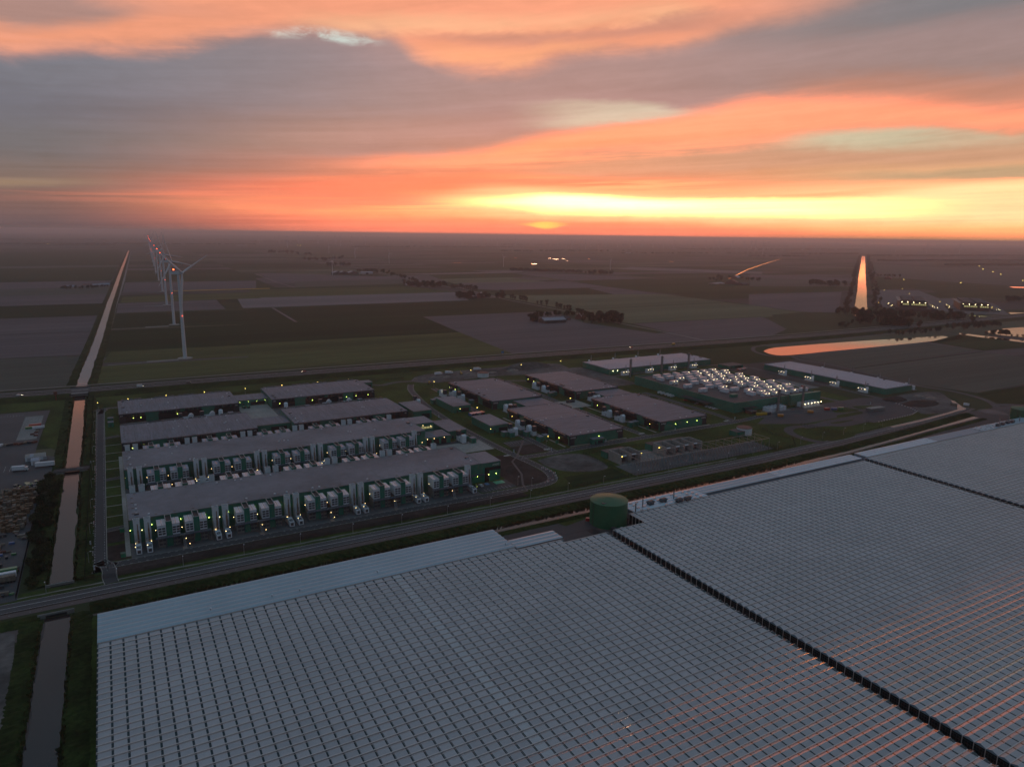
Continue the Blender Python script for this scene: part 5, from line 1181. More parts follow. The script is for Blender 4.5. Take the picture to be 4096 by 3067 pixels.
# ------------------------------------------------------------------ trees
def leafball(b_, cx_, cy_, cz_, rx, ry, rz_, n, s):
    for _ in range(n):
        while True:
            u, v, w = (random.uniform(-1, 1) for _ in range(3)); q = u*u+v*v+w*w
            if .12 < q < 1: break
        c_ = Vector((cx_+u*rx, cy_+v*ry, cz_+w*rz_)); a = Vector((random.gauss(0, 1), random.gauss(0, 1), random.gauss(0, .6))).normalized(); e = a.orthogonal().normalized()
        g_ = a.cross(e); k = s*random.uniform(.6, 1.3)
        b_.quad(tuple(c_+e*k), tuple(c_+g_*k*.7), tuple(c_-e*k), tuple(c_-g_*k*.7))
def tree_proto(h, wd, leafm, n, s, sparse=False):
    tr = MB(); tr.tube((0, 0, -.2), (0, 0, h*.5), h*.03, h*.018, 7)
    cr = MB(); k = 9 if not sparse else 7
    for i in range(k):
        a = random.uniform(0, 6.28); d = random.uniform(.15, .8)*wd/2; z = h*random.uniform(.38, .85)
        e = (d*cos(a), d*sin(a), z); tr.tube((0, 0, h*random.uniform(.2, .45)), e, h*.013, h*.004, 5)
        rr_ = wd*random.uniform(.2, .32); leafball(cr, *e, rr_, rr_, rr_*.9, n//k, s)
    leafball(cr, 0, 0, h*.8, wd*.25, wd*.25, h*.2, n//k, s)
    return [('trunk', tr.mesh('trunk', 'bark')), ('crown', cr.mesh('crown', leafm))]
TP = [tree_proto(11, 9, 'leaf', 520, .75), tree_proto(12, 8, 'leaf_brown', 480, .75), tree_proto(9, 9, 'leaf', 480, .7), tree_proto(13, 7, 'leaf_brown', 260, .6, True)]
BUSH = [[('stem', MB().tube((0, 0, 0), (0, 0, 1.6), .12, .06, 5).mesh('stem', 'bark')), ('foliage', None)] for _ in range(3)]
for q in BUSH:
    b_ = MB()
    for i in range(6): leafball(b_, random.uniform(-2, 2), random.uniform(-2, 2), random.uniform(1.2, 3.2), 1.7, 1.7, 1.4, 90, .42)
    q[1] = ('foliage', b_.mesh('bush', 'leaf'))
TREES = []
def tree(x, y, label, group, k=None, s=1.):
    s *= 1.3
    TREES.append((hypot(x, y)/s, x, y, k if k is not None else random.randrange(4), label, group, s*random.uniform(.8, 1.25)))
def grove(q, pts, n, label, group, k=None, s=1., spread=10):
    for i in range(n):
        t = random.uniform(0, len(pts)-1.001); a = int(t); f_ = t-a
        px = pts[a][0]*(1-f_)+pts[a+1][0]*f_; py = pts[a][1]*(1-f_)+pts[a+1][1]*f_
        X, Y = G(*q(px, py)); tree(X+random.uniform(-spread, spread), Y+random.uniform(-spread, spread)*1.6, label, group, k, s)
grove(qC, [(250, 910), (330, 925), (345, 880)], 14, 'tree in the dense clump left of the dark barn', 'trees left of the dark barn', None, .9, 8)
grove(qC, [(400, 880), (640, 870)], 9, 'tree behind the dark barn', 'trees behind the dark barn', None, .8, 6)
grove(qC, [(720, 930), (980, 935), (960, 915), (740, 905)], 40, 'tree in the big clump right of the dark barn', 'trees right of the dark barn', None, 1.15, 12)
for x, y in ((92, 738), (108, 742), (125, 745), (172, 752), (192, 758), (212, 760), (225, 764), (318, 785), (350, 790), (392, 798), (478, 818), (497, 822), (515, 826), (540, 832), (565, 836), (590, 842), (648, 856), (665, 860)):
    X, Y = G(*qC(x, y)); tree(X, Y, 'bare brownish tree in the avenue along the farm track', 'avenue trees along the farm track', 3, .9)
grove(qB, [(1740, 720), (1830, 725), (1990, 720), (2140, 725)], 34, 'tree around the farm with the pink-lit roofs', 'trees at the pink-roofed farm', None, 1.1, 14)
for x in range(1700, 1930, 18):
    X, Y = G(*qB(x, 640+(x-1700)*.14)); tree(X, Y, 'thin roadside tree before the pink-roofed farm', 'thin roadside trees', 3, 1.0)
grove(qB, [(1340, 625), (1480, 630), (1660, 632)], 34, 'tree in the long clump around the hidden farm', 'trees of the hidden farm', None, 1.2, 16)
grove(qB, [(1150, 520), (1290, 555), (1420, 590)], 26, 'hedge tree along the straight farm road', 'trees of the straight farm road', None, .9, 10)
grove(qB, [(910, 505), (1140, 515)], 18, 'tree beside the gabled barns', 'trees beside the gabled barns', None, 1.2, 18)
grove(qB, [(640, 455), (840, 455)], 24, 'tree in the grove behind the gabled barns', 'grove behind the gabled barns', None, 1.4, 22)
grove(qB, [(440, 408), (630, 412), (780, 390)], 26, 'tree in the far farm grove', 'far farm grove', None, 1.5, 28)
grove(qB, [(130, 345), (290, 345), (520, 372)], 30, 'tree in the dark farm belt below the horizon', 'dark farm belt', None, 1.7, 40)
grove(qA, [(540, 665), (680, 665), (820, 655), (940, 640)], 22, 'tree around the canal-side farm', 'trees at the canal-side farm', None, .7, 8)
grove(qC, [(720, 525), (985, 528)], 22, 'tree in the clump by the far small turbine', 'clump by the far turbine', None, 1.3, 22)
for x in range(90, 700, 13):
    X, Y = G(*qC(x, 500+(x-90)*.03)); tree(X, Y, 'slim tree in the long roadside row across the polder', 'long roadside tree row', 3, 1.25)
grove(qC, [(1800, 585), (1880, 560), (2060, 575), (2180, 585)], 18, 'tree around the red-roofed farm', 'trees at the red-roofed farm', None, 1.2, 16)
grove(qD, [(500, 588), (640, 592), (780, 598)], 22, 'tree in the belt left of the glowing canal', 'belt left of the glowing canal', None, 1.3, 20)
# tree belts along the glowing canal and the wood at its near end
for k in range(len(fc)-1):
    (x0, y0), (x1, y1) = fc[k], fc[k+1]; L_ = hypot(x1-x0, y1-y0); n_ = int(min(30, L_/(20+k*7)))
    for s_, o in ((1, 26), (-1, 28)):
        for i in range(n_):
            t = (i+random.random())/n_; nx_, ny_ = -(y1-y0)/L_, (x1-x0)/L_; oo = s_*(o+random.uniform(0, 26 if s_ < 0 else 14))
            tree(x0+(x1-x0)*t+nx_*oo, y0+(y1-y0)*t+ny_*oo, 'tree in the belt lining the glowing canal', 'trees lining the glowing canal', None, .75 if k < 3 else 1.1)
grove(qD, [(960, 905), (1150, 915), (1300, 925)], 44, 'tree in the wood between highway and glowing canal', 'wood at the canal end', None, 1.15, 22)
grove(qD, [(820, 835), (960, 850), (1200, 855), (1480, 865), (1780, 872)], 70, 'tree in the wood before the far lit data blocks', 'wood before the far data blocks', None, 1.15, 18)
grove(qD, [(700, 935), (760, 915), (800, 890)], 10, 'shrub tree at the field corner near the canal end', 'trees at the field corner', 2, .6, 8)
grove(q4, [(1160, 186), (1350, 170), (1560, 150)], 26, 'low tree on the knoll above the orange pond', 'knoll trees', 2, .62, 8)
grove(q4, [(1620, 140), (1800, 120), (2040, 110)], 40, 'low tree in the thicket beside the highway ramp', 'thicket by the highway ramp', 2, .7, 9)
for x, y, s in ((1905, 185, .8), (1960, 190, .9), (2018, 190, 1.1), (2068, 192, 1.1), (2112, 196, .6), (2156, 200, .6), (2200, 205, .6)):
    X, Y = G(*q4(x, y)); tree(X, Y, 'round tree silhouetted against the pond by the dike road', 'trees along the dike road', 0, s*.8)
grove(qD, [(2040, 730), (2200, 720)], 14, 'tree behind the far data blocks', 'trees behind far data blocks', None, 1.1, 12)
grove(qD, [(1020, 520), (1200, 525)], 12, 'tree at the red barn beyond the canal', 'trees at the red barn', None, 1.1, 14)
# far-off belts that read as one mass
fb = MB()
def belt(q, x0, x1, y, n, s, hz=9):
    for i in range(n):
        X, Y = G(*q(random.uniform(x0, x1), y+random.uniform(-3, 3))); Y += random.uniform(-30, 30)
        leafball(fb, X, Y, hz*.55, s*1.3, s*1.3, hz*.6, 22, s*.42)
for a in ((qA, -100, 1300, 272, 170, 12), (qA, -100, 2200, 235, 170, 14), (qA, -100, 2200, 195, 170, 18), (qA, 1300, 2212, 275, 80, 11), (qB, 860, 2212, 292, 170, 11), (qB, 0, 900, 245, 110, 14), (qB, 0, 2212, 205, 170, 18), (qC, 0, 1100, 325, 100, 10), (qC, 0, 2212, 272, 170, 13), (qC, 0, 2212, 235, 170, 18), (qC, 1000, 2212, 345, 70, 10), (qC, 1500, 2212, 310, 100, 11), (qD, 0, 480, 355, 60, 10), (qD, 0, 900, 300, 110, 13), (qD, 300, 880, 335, 80, 11), (qD, 930, 2212, 350, 170, 14), (qD, 1050, 2212, 390, 190, 12), (qD, 1600, 2212, 425, 130, 11), (qD, 1400, 2212, 300, 150, 15), (qD, 0, 2212, 270, 150, 17), (qA, 500, 1000, 280, 60, 11)): belt(*a)
TREES.sort(key=lambda t: t[0])
for i, (d_, x, y, k, label, group, s) in enumerate(TREES):
    if i < 300: place('tree', TP[k], (x, y, 0), random.uniform(0, 6), label, 'tree', group, s)
    else:
        for _ in range(3): leafball(fb, x+random.uniform(-2, 2)*s, y+random.uniform(-2, 2)*s, 7*s+random.uniform(-1.5, 1.5), 3.2*s, 3.2*s, 3.6*s, 34, .95*s)
        fb.tube((x, y, 0), (x, y, 7*s), .3*s, .15*s, 4)
ob('distant_woods', fb.mesh('woods', 'leaf_brown'), None, (0, 0, 0), 0, 'stuff', 'far belts of trees across the polder towards the horizon', 'woods')
# shrubs on the canal bank by the storage yard
for i in range(64):
    y = random.uniform(388, 566); x = random.uniform(-50, -41.5)
    place('shrub', BUSH[i % 3], (x, y, .2), random.uniform(0, 6), 'leafy shrub in the dark thicket between storage yard and canal', 'shrub', 'thicket by the storage yard', random.uniform(.7, 1.25))
for i in range(26):
    y = random.choice((random.uniform(600, 830), random.uniform(90, 340))); x = random.choice((-27.2, -41.5))
    place('shrub', BUSH[i % 3], (x+random.uniform(-1, 1), y, .1), random.uniform(0, 6), 'low waterside shrub on the canal bank', 'shrub', 'waterside shrubs', random.uniform(.3, .55))
rb_ = MB()
for i in range(2600):
    y = random.uniform(70, 840)
    if 346 < y < 388 or 570 < y < 584: continue
    x = random.choice((-38.6-(0 if y < 500 else 1.4), -26.9-(0 if y < 500 else 1.2)))+random.uniform(-.7, .7); h_ = random.uniform(.8, 1.9); a = random.uniform(0, 3)
    rb_.quad((x-.3*cos(a), y-.3*sin(a), .1), (x+.3*cos(a), y+.3*sin(a), .1), (x+.5*cos(a), y+.5*sin(a), h_), (x-.2*cos(a), y-.2*sin(a), h_))
for i in range(2600):
    x = random.uniform(-15, 700); y = 347.2+max(0, x-420)*.085+random.uniform(-.4, .6); h_ = random.uniform(.6, 1.6)
    rb_.quad((x-.3, y, .1), (x+.3, y, .1), (x+.4, y, h_), (x-.2, y, h_))
ob('reeds', rb_.mesh('reeds', 'reed'), None, (0, 0, 0), 0, 'stuff', 'reeds and rough grass fringing canal and ditch', 'reeds')

# ------------------------------------------------------------------ farms
def gabled(name, q, px, py, w, d, h, rise, wallm, roofm, label, cat, rz=0., grp=None):
    X, Y = G(*q(px, py)); r = ob(name, None, None, (X, Y, 0), rz, None, label, cat, grp)
    b_ = MB().box(-w/2, w/2, -d/2, d/2, 0, h); b_.quad((-w/2, -d/2, h), (-w/2, d/2, h), (-w/2, 0, h+rise)); b_.quad((w/2, d/2, h), (w/2, -d/2, h), (w/2, 0, h+rise))
    ob('wall', b_.mesh('gw', wallm), r)
    e = .5; rf = MB().quad((-w/2-e, -d/2-e, h-.15), (w/2+e, -d/2-e, h-.15), (w/2+e, 0, h+rise+.1), (-w/2-e, 0, h+rise+.1)).quad((-w/2-e, 0, h+rise+.1), (w/2+e, 0, h+rise+.1), (w/2+e, d/2+e, h-.15), (-w/2-e, d/2+e, h-.15))
    ob('roof', rf.mesh('gr', roofm), r); ob('door', MB().box(-w*.1, w*.1, -d/2-.06, -d/2, 0, h*.8).mesh('gd', 'black'), r)
    return r
gabled('barn', qC, 442, 928, 50, 24, 6, 4.5, 'barn_wall', 'barn_roof', 'dark barn with long grey roof beside the farm track', 'barn', -.04)
gabled('barn', qC, 545, 905, 20, 16, 4, 4, 'brick_red', 'barn_wall', 'small dark-roofed barn next to the grey-roofed barn', 'barn')
gabled('farmhouse', qC, 682, 896, 20, 16, 4, 8, 'brick_red', 'barn_roof', 'steep-roofed farmhouse among trees right of the dark barn', 'house', .5)
gabled('barn', qB, 1868, 722, 26, 24, 6, 5, 'barn_wall', 'barn_roof', 'barn with pink-lit roof at the polder farm', 'barn', .6)
gabled('farmhouse', qB, 1945, 718, 26, 26, 6, 9, 'brick_red', 'barn_roof', 'large steep-roofed farmhouse at the pink-lit farm', 'house', .9)
gabled('barn', qB, 1338, 618, 22, 20, 5, 3, 'concrete', 'roof_pale', 'pale shed at the left end of the hidden farm', 'barn')
for i, x in enumerate((735, 785, 862)): gabled('barn', qB, x, 521, 34, 40, 7, 6, 'barn_wall', 'roof_pale', 'gabled barn with pale roof beside the small farm turbine', 'barn', pi/2, 'three gabled barns')
gabled('barn', qB, 982, 520, 50, 24, 8, 3, 'pale_steel', 'barn_roof', 'long pale steel barn right of the gabled barns', 'barn')
gabled('barn', qC, 1960, 602, 44, 46, 5, 11, 'brick_red', 'tile_roof', 'broad red-roofed barn at the red farm', 'barn', .6)
gabled('barn', qC, 2040, 610, 60, 34, 4, 6, 'brick_red', 'barn_wall', 'dark-roofed shed right of the red-roofed barn', 'barn', .4)
gabled('barn', qC, 1990, 556, 40, 30, 4, 9, 'brick_red', 'roof_pale', 'pale-roofed barn behind the red-roofed barn', 'barn', .4)
gabled('barn', qC, 1830, 604, 60, 30, 3, 3, 'concrete', 'barn_roof', 'low flat shed left of the red-roofed barn', 'barn', .2)
gabled('barn', qD, 1115, 538, 40, 30, 5, 8, 'brick_red', 'tile_roof', 'red barn beyond the glowing canal', 'barn', .5)
for q, x, y, w, lab in ((qA, 610, 655, 20, 'pale shed at the canal-side farm end'), (qA, 760, 640, 24, 'red-roofed house of the canal-side farm'), (qA, 830, 642, 18, 'middle shed of the canal-side farm'), (qA, 905, 636, 26, 'pale barn of the canal-side farm nearest the water'), (qB, 80, 232, 90, 'far pale barn low on the left horizon'), (qB, 725, 242, 150, 'far long pale shed beneath the distant turbines'), (qB, 1285, 225, 120, 'far pale shed with orange glint'), (qC, 1490, 310, 200, 'far long pale greenhouse strip'), (qC, 1080, 345, 70, 'far pale farm shed in the tree belt'), (qA, 2090, 288, 120, 'far long white shed left of the farms')):
    gabled('barn', q, x, y, w, w*.5 if w < 60 else 30, 5, 4, 'concrete', 'roof_pale' if 'red' not in lab else 'tile_roof', lab, 'barn')

# ------------------------------------------------------------------ far lit data blocks by the glowing canal
DA = atan2(5027, 3473)                      # canal azimuth
def farblock(px, py, lab):
    X, Y = G(3480+px*.2785, 1100+py*.2785); r = ob('data_block', None, None, (X, Y, 0), -DA, None, lab, 'data hall')
    w, d, h = 62, 150, 20
    ob('wall', MB().box(-w/2, w/2, 0, d, 0, h-1).mesh('fw', 'black'), r)
    rf = ob('roof', MB().box(-w/2, w/2, 0, d, h-1, h-.5).mesh('fr', 'dark_steel'), r)
    for k in range(7):
        for s in (-1, 1): ob('roof_cooler', MB().box(s*14-12, s*14+12, 14+k*19, 27+k*19, h-.5, h+3).mesh('frc', 'barn_wall'), rf); ob('cooler_rim', MB().box(s*14-12, s*14+12, 13+k*19, 13.8+k*19, h+1, h+3.4).mesh('frr', 'concrete'), rf)
    ob('side_gallery', MB().box(-w/2-4, -w/2, 4, d-4, h-2, h-.6).mesh('fg', 'concrete'), r)
    for k in range(12): ob('window', MB().box(-w/2+3+k*4.8, -w/2+6.6+k*4.8, -.12, 0, 9.5, 13).mesh('fwin', 'lit_window' if random.random() < .65 else 'glass_dark'), r)
    for k in range(5):
        a = -DA; lx, ly = -26+k*13, -1.2
        lamp(X+lx*cos(a)-ly*sin(a), Y+lx*sin(a)+ly*cos(a), 16.5, 'glow_white', 'bright roof-edge lamp of the far dark data blocks', 'far block lamps', 1.7)
    for s in (-1, 1):
        for k in range(7):
            a = -DA; lx, ly = s*(w/2+14+random.uniform(0, 10)), 8+k*17
            lamp(X+lx*cos(a)-ly*sin(a), Y+lx*sin(a)+ly*cos(a), 5, 'glow_white' if random.random() < .5 else 'glow_street', 'small yard lamp beside the far data blocks', 'far yard lamps', .9)
            if k < 6:
                for q_ in (0, 9): 
                    gx, gy = s*(w/2+12+q_), 14+k*17
                    ob('yard_container', MB().box(-3.4, 3.4, -5, 5, 0, 4).mesh('yc', random.choice(('hood_steel', 'concrete_dark', 'barn_wall', 'concrete'))), None, (X+gx*cos(a)-gy*sin(a), Y+gx*sin(a)+gy*cos(a), .4), a, None, 'container in the yard beside the far dark data blocks', 'container', 'far yard containers')
    return X, Y
struct('far_yard', poly(MB(), [G(3480+x*.2785, 1100+y*.2785) for x, y in ((90, 320), (150, 215), (700, 225), (1000, 340), (1500, 330), (1800, 420), (2000, 570), (1300, 560), (950, 500), (380, 490), (110, 450))], .35), 'slab')
farblock(615, 487, 'dark data block with lit windows nearest the glowing canal'); farblock(1500, 520, 'dark data block with roof lamps farther from the glowing canal')
for x, y in ((120, 435), (200, 250), (460, 225), (560, 300), (1000, 420)):
    X, Y = G(3480+x*.2785, 1100+y*.2785); lamp(X, Y, 7, 'glow_street', 'yard light pole glow by the glowing canal', 'canal yard lights', 1.8)
X, Y = G(3480+655*.2785, 1100+520*.2785); ob('long_shed', MB().box(-45, 45, 0, 10, 0, 7).mesh('ls', 'barn_wall'), None, (X, Y, 0), -DA, None, 'long low dark shed with glinting roof edge before the far data block', 'shed')
for q, x, y in ((qD, 1850, 440), (qD, 1880, 465), (qD, 1960, 488), (qD, 2022, 508), (qD, 2200, 560), (qB, 393, 165), (qB, 420, 190), (qD, 1240, 552), (qD, 1700, 578), (qA, 412, 258)):
    X, Y = G(*q(x, y)); X, Y = (X, Y) if hypot(X, Y) < 9500 else (X*9500/hypot(X, Y), Y*9500/hypot(X, Y)); lamp(X, Y, 6, 'glow_street', 'lone yellow light far off in the polder', 'lone polder lights', 1+hypot(X, Y)/1400)

# ------------------------------------------------------------------ street lamps, signs, fences
slp = [('pole', MB().tube((0, 0, 0), (0, 0, 6.4), .13, .08, 6).mesh('slp', 'chimney_steel')), ('arm', MB().tube((0, 0, 6.4), (0, -.9, 6.6), .06, .05, 5).mesh('sla', 'chimney_steel')), ('lamp_head', MB().box(-.18, .18, -1.6, -.8, 6.52, 6.68).mesh('slh', 'white_paint'))]
sll = slp[:2]+[('lamp_head', MB().box(-.25, .25, -1.5, -.7, 6.45, 6.7).mesh('slg', 'glow_street'))]
for k in range(24): place('street_lamp', slp, (-68+k*29.8, 378.2 if k < 16 else 378.2+(k-16)*1.2, .1), 0, ORD[k]+' slender unlit street lamp from the storage yard along the road verge', 'street lamp', 'street lamps along the road')
for k in range(9): place('street_lamp', slp, (-21, 405+k*42, .1), pi/2, ORD[k]+' unlit lamp post from the site gate along the canal-side service road', 'street lamp', 'lamp posts on the canal-side road')
for x in (18, 52, 88, 128, 166, 205, 240): place('street_lamp', sll, (x-10, 782, .1), 0, 'lit yellow street lamp in front of the highway embankment', 'street lamp', 'lit lamps along the highway side')
for x, y in ((-18, 776), (312, 728), (380, 772), (455, 778), (300, 596), (404, 590), (300, 470), (236, 405), (243, 398), (517, 780), (302, 680)): place('street_lamp', sll if y > 500 else slp, (x, y, .15), 0, 'lamp post at the internal roads among the halls', 'street lamp', 'lamp posts on the internal roads')
def fence(pts, label, h=2.4, m='fence', step=3.):
    r = ob('fence', None, None, (pts[0][0], pts[0][1], 0), 0, None, label, 'fence'); ox, oy = pts[0]
    D_ = dense(pts, step); pm = MB().box(-.05, .05, -.05, .05, 0, h+.1).mesh('fpost', m)
    me = MB()
    for (x0, y0), (x1, y1) in zip(D_, D_[1:]):
        n_ = 14
        for i in range(n_):
            t = i/n_; x, y = x0+(x1-x0)*t-ox, y0+(y1-y0)*t-oy; me.quad((x-.03, y-.02, .1), (x+.03, y+.02, .1), (x+.03, y+.02, h), (x-.03, y-.02, h))
        dx, dy = (y1-y0), -(x1-x0); L_ = hypot(dx, dy) or 1; dx *= .02/L_; dy *= .02/L_
        for z_ in (.15, h*.5, h-.1): me.quad((x0-ox, y0-oy, z_), (x1-ox, y1-oy, z_), (x1-ox, y1-oy, z_+.09), (x0-ox, y0-oy, z_+.09))
    ob('mesh_infill', me.mesh('finf', m), r, kind='stuff')
    for k, (x, y) in enumerate(D_[:300]): ob('post', pm, r, (x-ox, y-oy, 0))
fence([(-8, 382.4), (264, 382.6)], 'long black mesh fence between the road verge and the front hall'); fence([(-22.6, 384), (-22.6, 838)], 'black mesh fence beside the canal along the service road')
fence([(-22, 384), (-14.5, 383)], 'short black fence left of the site gate'); fence([(317, 442), (318, 382.8), (470, 383), (470, 420), (414, 430), (360, 442), (317, 442)], 'black fence enclosing the substation yard')
fence([(264, 382.6), (318, 382.6)], 'black fence section between front hall grounds and substation'); fence([(-14.5, 383.2), (-8, 382.6)], 'closed dark sliding gate at the site entrance', 2.2, 'dark_steel')
fence([G(*q4(x, y)) for x, y in ((100, 940), (180, 985), (345, 1020), (365, 1080), (180, 1110), (20, 1080))], 'black fence around the lawn behind the substation'); fence([G(*q4(x, y)) for x, y in ((410, 910), (600, 950), (860, 985), (1060, 935), (940, 885))], 'black fence at the entrance loop near the chiller building')
fence([(-50.2, 378), (-50.4, 562)], 'dark fence on the edge of the storage yard'); fence([(40, 786), (300, 790)], 'dark fence below the highway embankment')
post2 = [('post', MB().box(-.35, .35, -.12, .12, 0, 2.4).mesh('ttp', 'white_paint')), ('face', MB().box(-.3, .3, -.14, -.12, .9, 2.2).mesh('ttf', 'pale_steel'))]
for x, y in ((271, 472), (254, 512), (300, 462), (355, 462.8), (433, 463.8), (512, 468), (262, 600), (560, 458), (690, 448)): place('direction_totem', post2, (x, y, .15), 0, 'small white direction totem beside an internal road', 'sign', 'direction totems')
for x, y in ((-18.5, 395.6), (-22.2, 590), (-20.6, 430)): place('direction_totem', post2, (x, y, .15), 0, 'small white marker post at the canal-side service road', 'sign', 'canal-side marker posts')
X, Y = G(225, 1602); place('red_gantry', [('pole', MB().box(-.25, .25, -.25, .25, 0, 9).mesh('rgp', 'car_red')), ('box', MB().box(-1.6, 1.6, -.4, .4, 5.5, 9.2).mesh('rgb', 'brick_red'))], (X, Y, .1), 0, 'reddish sign mast beside the highway near the canal', 'sign')
X, Y = G(2010, 1425); place('road_sign', [('pole', MB().tube((0, 0, 0), (0, 0, 4.5), .12, .12, 6).mesh('rsp', 'pale_steel')), ('panel', MB().box(-2, 2, -.1, .1, 2.6, 5.6).mesh('rsb', 'paint_blue'))], (X, Y, 2), 0, 'blue road sign beside the highway', 'sign')
# canal footbridge with pipe rails
r = ob('canal_bridge', None, None, (-33.6, 577, 0), 0, None, 'dark narrow road bridge over the canal to the storage yard', 'bridge')
ob('deck', MB().box(-11, 11, -3.6, 3.6, 1.3, 1.75).mesh('cbd', 'asphalt_new'), r)
for s in (-1, 1):
    q = MB()
    for z_ in (2.2, 2.7): q.box(-11, 11, s*3.5-.05, s*3.5+.05, z_-.05, z_+.05)
    for k in range(12): q.box(-11+k*2-.05, -11+k*2+.05, s*3.5-.05, s*3.5+.05, 1.75, 2.7)
    ob('railing', q.mesh('cbr', 'dark_steel'), r); ob('abutment', MB().box(s*7-2.5, s*7+2.5, -3.6, 3.6, 0, 1.3).mesh('cba', 'concrete_dark'), r)
ob('lane_marking', MB().box(3, 7, -.1, .1, 1.76, 1.775).mesh('cbl', 'paint_white'), r)
r = ob('culvert', None, None, (-33, 353, 0), 0, None, 'dark culvert mouth where the canal passes under the road', 'culvert')
ob('head_wall', MB().box(-7, 7, -.4, .4, 1.15, 2).mesh('chw', 'concrete_dark'), r); ob('mouth_shade', MB().box(-4, 4, -.25, .3, 0, 1.15).mesh('cho', 'black'), r)  # solid black block, the dark inside the mouth put into its colour
for s in (-1, 1): ob('wing_wall', MB().box(s*5.5-1.4, s*5.5+1.4, -.4, .3, 0, 1.14).mesh('cww', 'concrete_dark'), r)
r = ob('culvert', None, None, (-33, 385.4, 0), 0, None, 'culvert head wall on the data hall side of the road', 'culvert')
ob('head_wall', MB().box(-6, 6, -.4, .4, 0, 1.2).mesh('chw2', 'concrete_dark'), r)

# ------------------------------------------------------------------ vehicles
def car_parts(paint, van=False, lights=False):
    L_, w, h = (4.4, 1.8, 1.45) if not van else (5.6, 2., 2.5)
    pr = [(-L_/2, .3), (-L_/2, .85), (-L_/2+.15, .95), (-L_*.24, .98), (-L_*.10, h), (L_*.30, h), (L_*.46, .98), (L_/2, .9), (L_/2, .3)] if not van else [(-L_/2, .3), (-L_/2, 1.), (-L_*.40, 1.15), (-L_*.28, h-.1), (-L_*.22, h), (L_/2-.1, h), (L_/2, h-.2), (L_/2, .3)]
    b_ = MB(); m_ = len(pr)
    for x in (-w/2, w/2): b_.v += [(x*(.88 if z > 1.1 else 1), y, z) for y, z in pr]
    b_.f = [tuple(range(m_-1, -1, -1)), tuple(range(m_, 2*m_))]+[(k, (k+1) % m_, m_+(k+1) % m_, m_+k) for k in range(m_)]
    P_ = [('body', b_.mesh('body', paint))]
    gs = MB()
    if van: gs.quad((-w*.4, -L_*.397, 1.2), (w*.4, -L_*.397, 1.2), (w*.4, -L_*.29, h-.2), (-w*.4, -L_*.29, h-.2))
    else:
        gs.quad((-w*.4, -L_*.235, 1.02), (w*.4, -L_*.235, 1.02), (w*.4, -L_*.115, h-.03), (-w*.4, -L_*.115, h-.03)); gs.quad((w*.4, L_*.45, 1.03), (-w*.4, L_*.45, 1.03), (-w*.4, L_*.315, h-.03), (w*.4, L_*.315, h-.03))
        for s in (-1, 1): gs.quad((s*w*.452, -L_*.2, 1.03), (s*w*.452, L_*.42, 1.03), (s*w*.446, L_*.28, h-.08), (s*w*.446, -L_*.08, h-.08))
    P_.append(('windows', MB.mesh(gs, 'win', 'glass_dark')))
    for x in (-w/2, w/2):
        for y in (-L_*.3, L_*.3): P_.append(('wheel', MB().tube((x-.1, y, .33), (x+.1, y, .33), .33, .33, 10).mesh('wheel', 'rubber')))
    for s in (-1, 1): P_.append(('headlight', MB().box(s*w*.33-.15, s*w*.33+.15, -L_/2-.04, -L_/2+.02, .6, .8).mesh('hl', 'glow_head' if lights else 'pale_steel')))
    return P_
CARS = {c_: car_parts('car_'+c_) for c_ in ('white', 'black', 'red', 'blue', 'silver', 'yellow')}; VAN = car_parts('car_white', True); LIT = {c_: car_parts('car_'+c_, False, True) for c_ in ('white', 'black', 'red', 'yellow')}; LV = car_parts('car_white', True, True)
def car(x, y, rz, c_, label, group=None, z=.18, van=False): place('van' if van else 'car', VAN if van else CARS[c_], (x, y, z), rz, label, 'van' if van else 'car', group)
car(208.4, 414.5, 0, 'black', 'black car parked beside the front hall entrance'); car(212.2, 414.6, pi, 'white', 'white car parked beside the front hall entrance')
for i, (px, py, c_, v, lab, o) in enumerate(((82, 1584, 'white', 0, 'white car with headlights on the highway west of the canal', -9), (561, 1555, 'white', 1, 'white van with headlights on the highway behind the halls', -9), (757, 1544, 'black', 0, 'black car with headlights on the highway behind the halls', -9), (1234, 1508, 'red', 0, 'red car on the highway behind the paired halls', 5), (2560, 1406, 'red', 0, 'dark red car on the highway above the pale-roofed hall', 5), (2720, 1392, 'yellow', 1, 'yellow van on the highway above the pale-roofed hall', 5))):
    X, Y = G(px, py); j = min(range(1, len(hw)), key=lambda q: abs(hw[q][0]-X)); a = atan2(hw[j][1]-hw[j-1][1], hw[j][0]-hw[j-1][0]); Y = hw[j-1][1]+(X-hw[j-1][0])*math.tan(a)
    place('van' if v else 'car', (LV if v and c_ == 'white' else car_parts('car_yellow', True)) if v else LIT[c_], (X, Y+o, 2.74), a+(pi/2 if o < 0 else -pi/2), lab, 'van' if v else 'car', None, 1.15)
for y in (588, 583): car(523, y, pi/2, 0, 'white van parked at the chiller building side', 'vans at the chiller building', van=True)
for y in (577, 572.5, 568.5): car(523.5, y, pi/2, 0, 'white van in the short row before the dark canopy', 'vans before the canopy', van=True)
for k in range(6): car(524, 517-k*2.6, pi/2, 'silver' if k % 2 else 'white', 'pale car in the row of parked cars by the chiller building', 'row of pale cars')
car(524, 548, pi/2, 'red', 'red car under the dark canopy'); car(524, 532, pi/2, 'silver', 'silver car under the dark canopy')
for x, y, c_ in ((676, 590, 'white'), (679, 588, 'white'), (690, 568, 'silver'), (692, 563, 'white'), (694, 551, 'white'), (700, 541, 'red'), (688, 545, 'black')): car(x, y, .6, c_, 'car parked on the pale lot beside the field-side hall', 'cars beside the field-side hall', .2)
sheet('car_park', 'concrete_dark', .17, 668, 715, 530, 585)
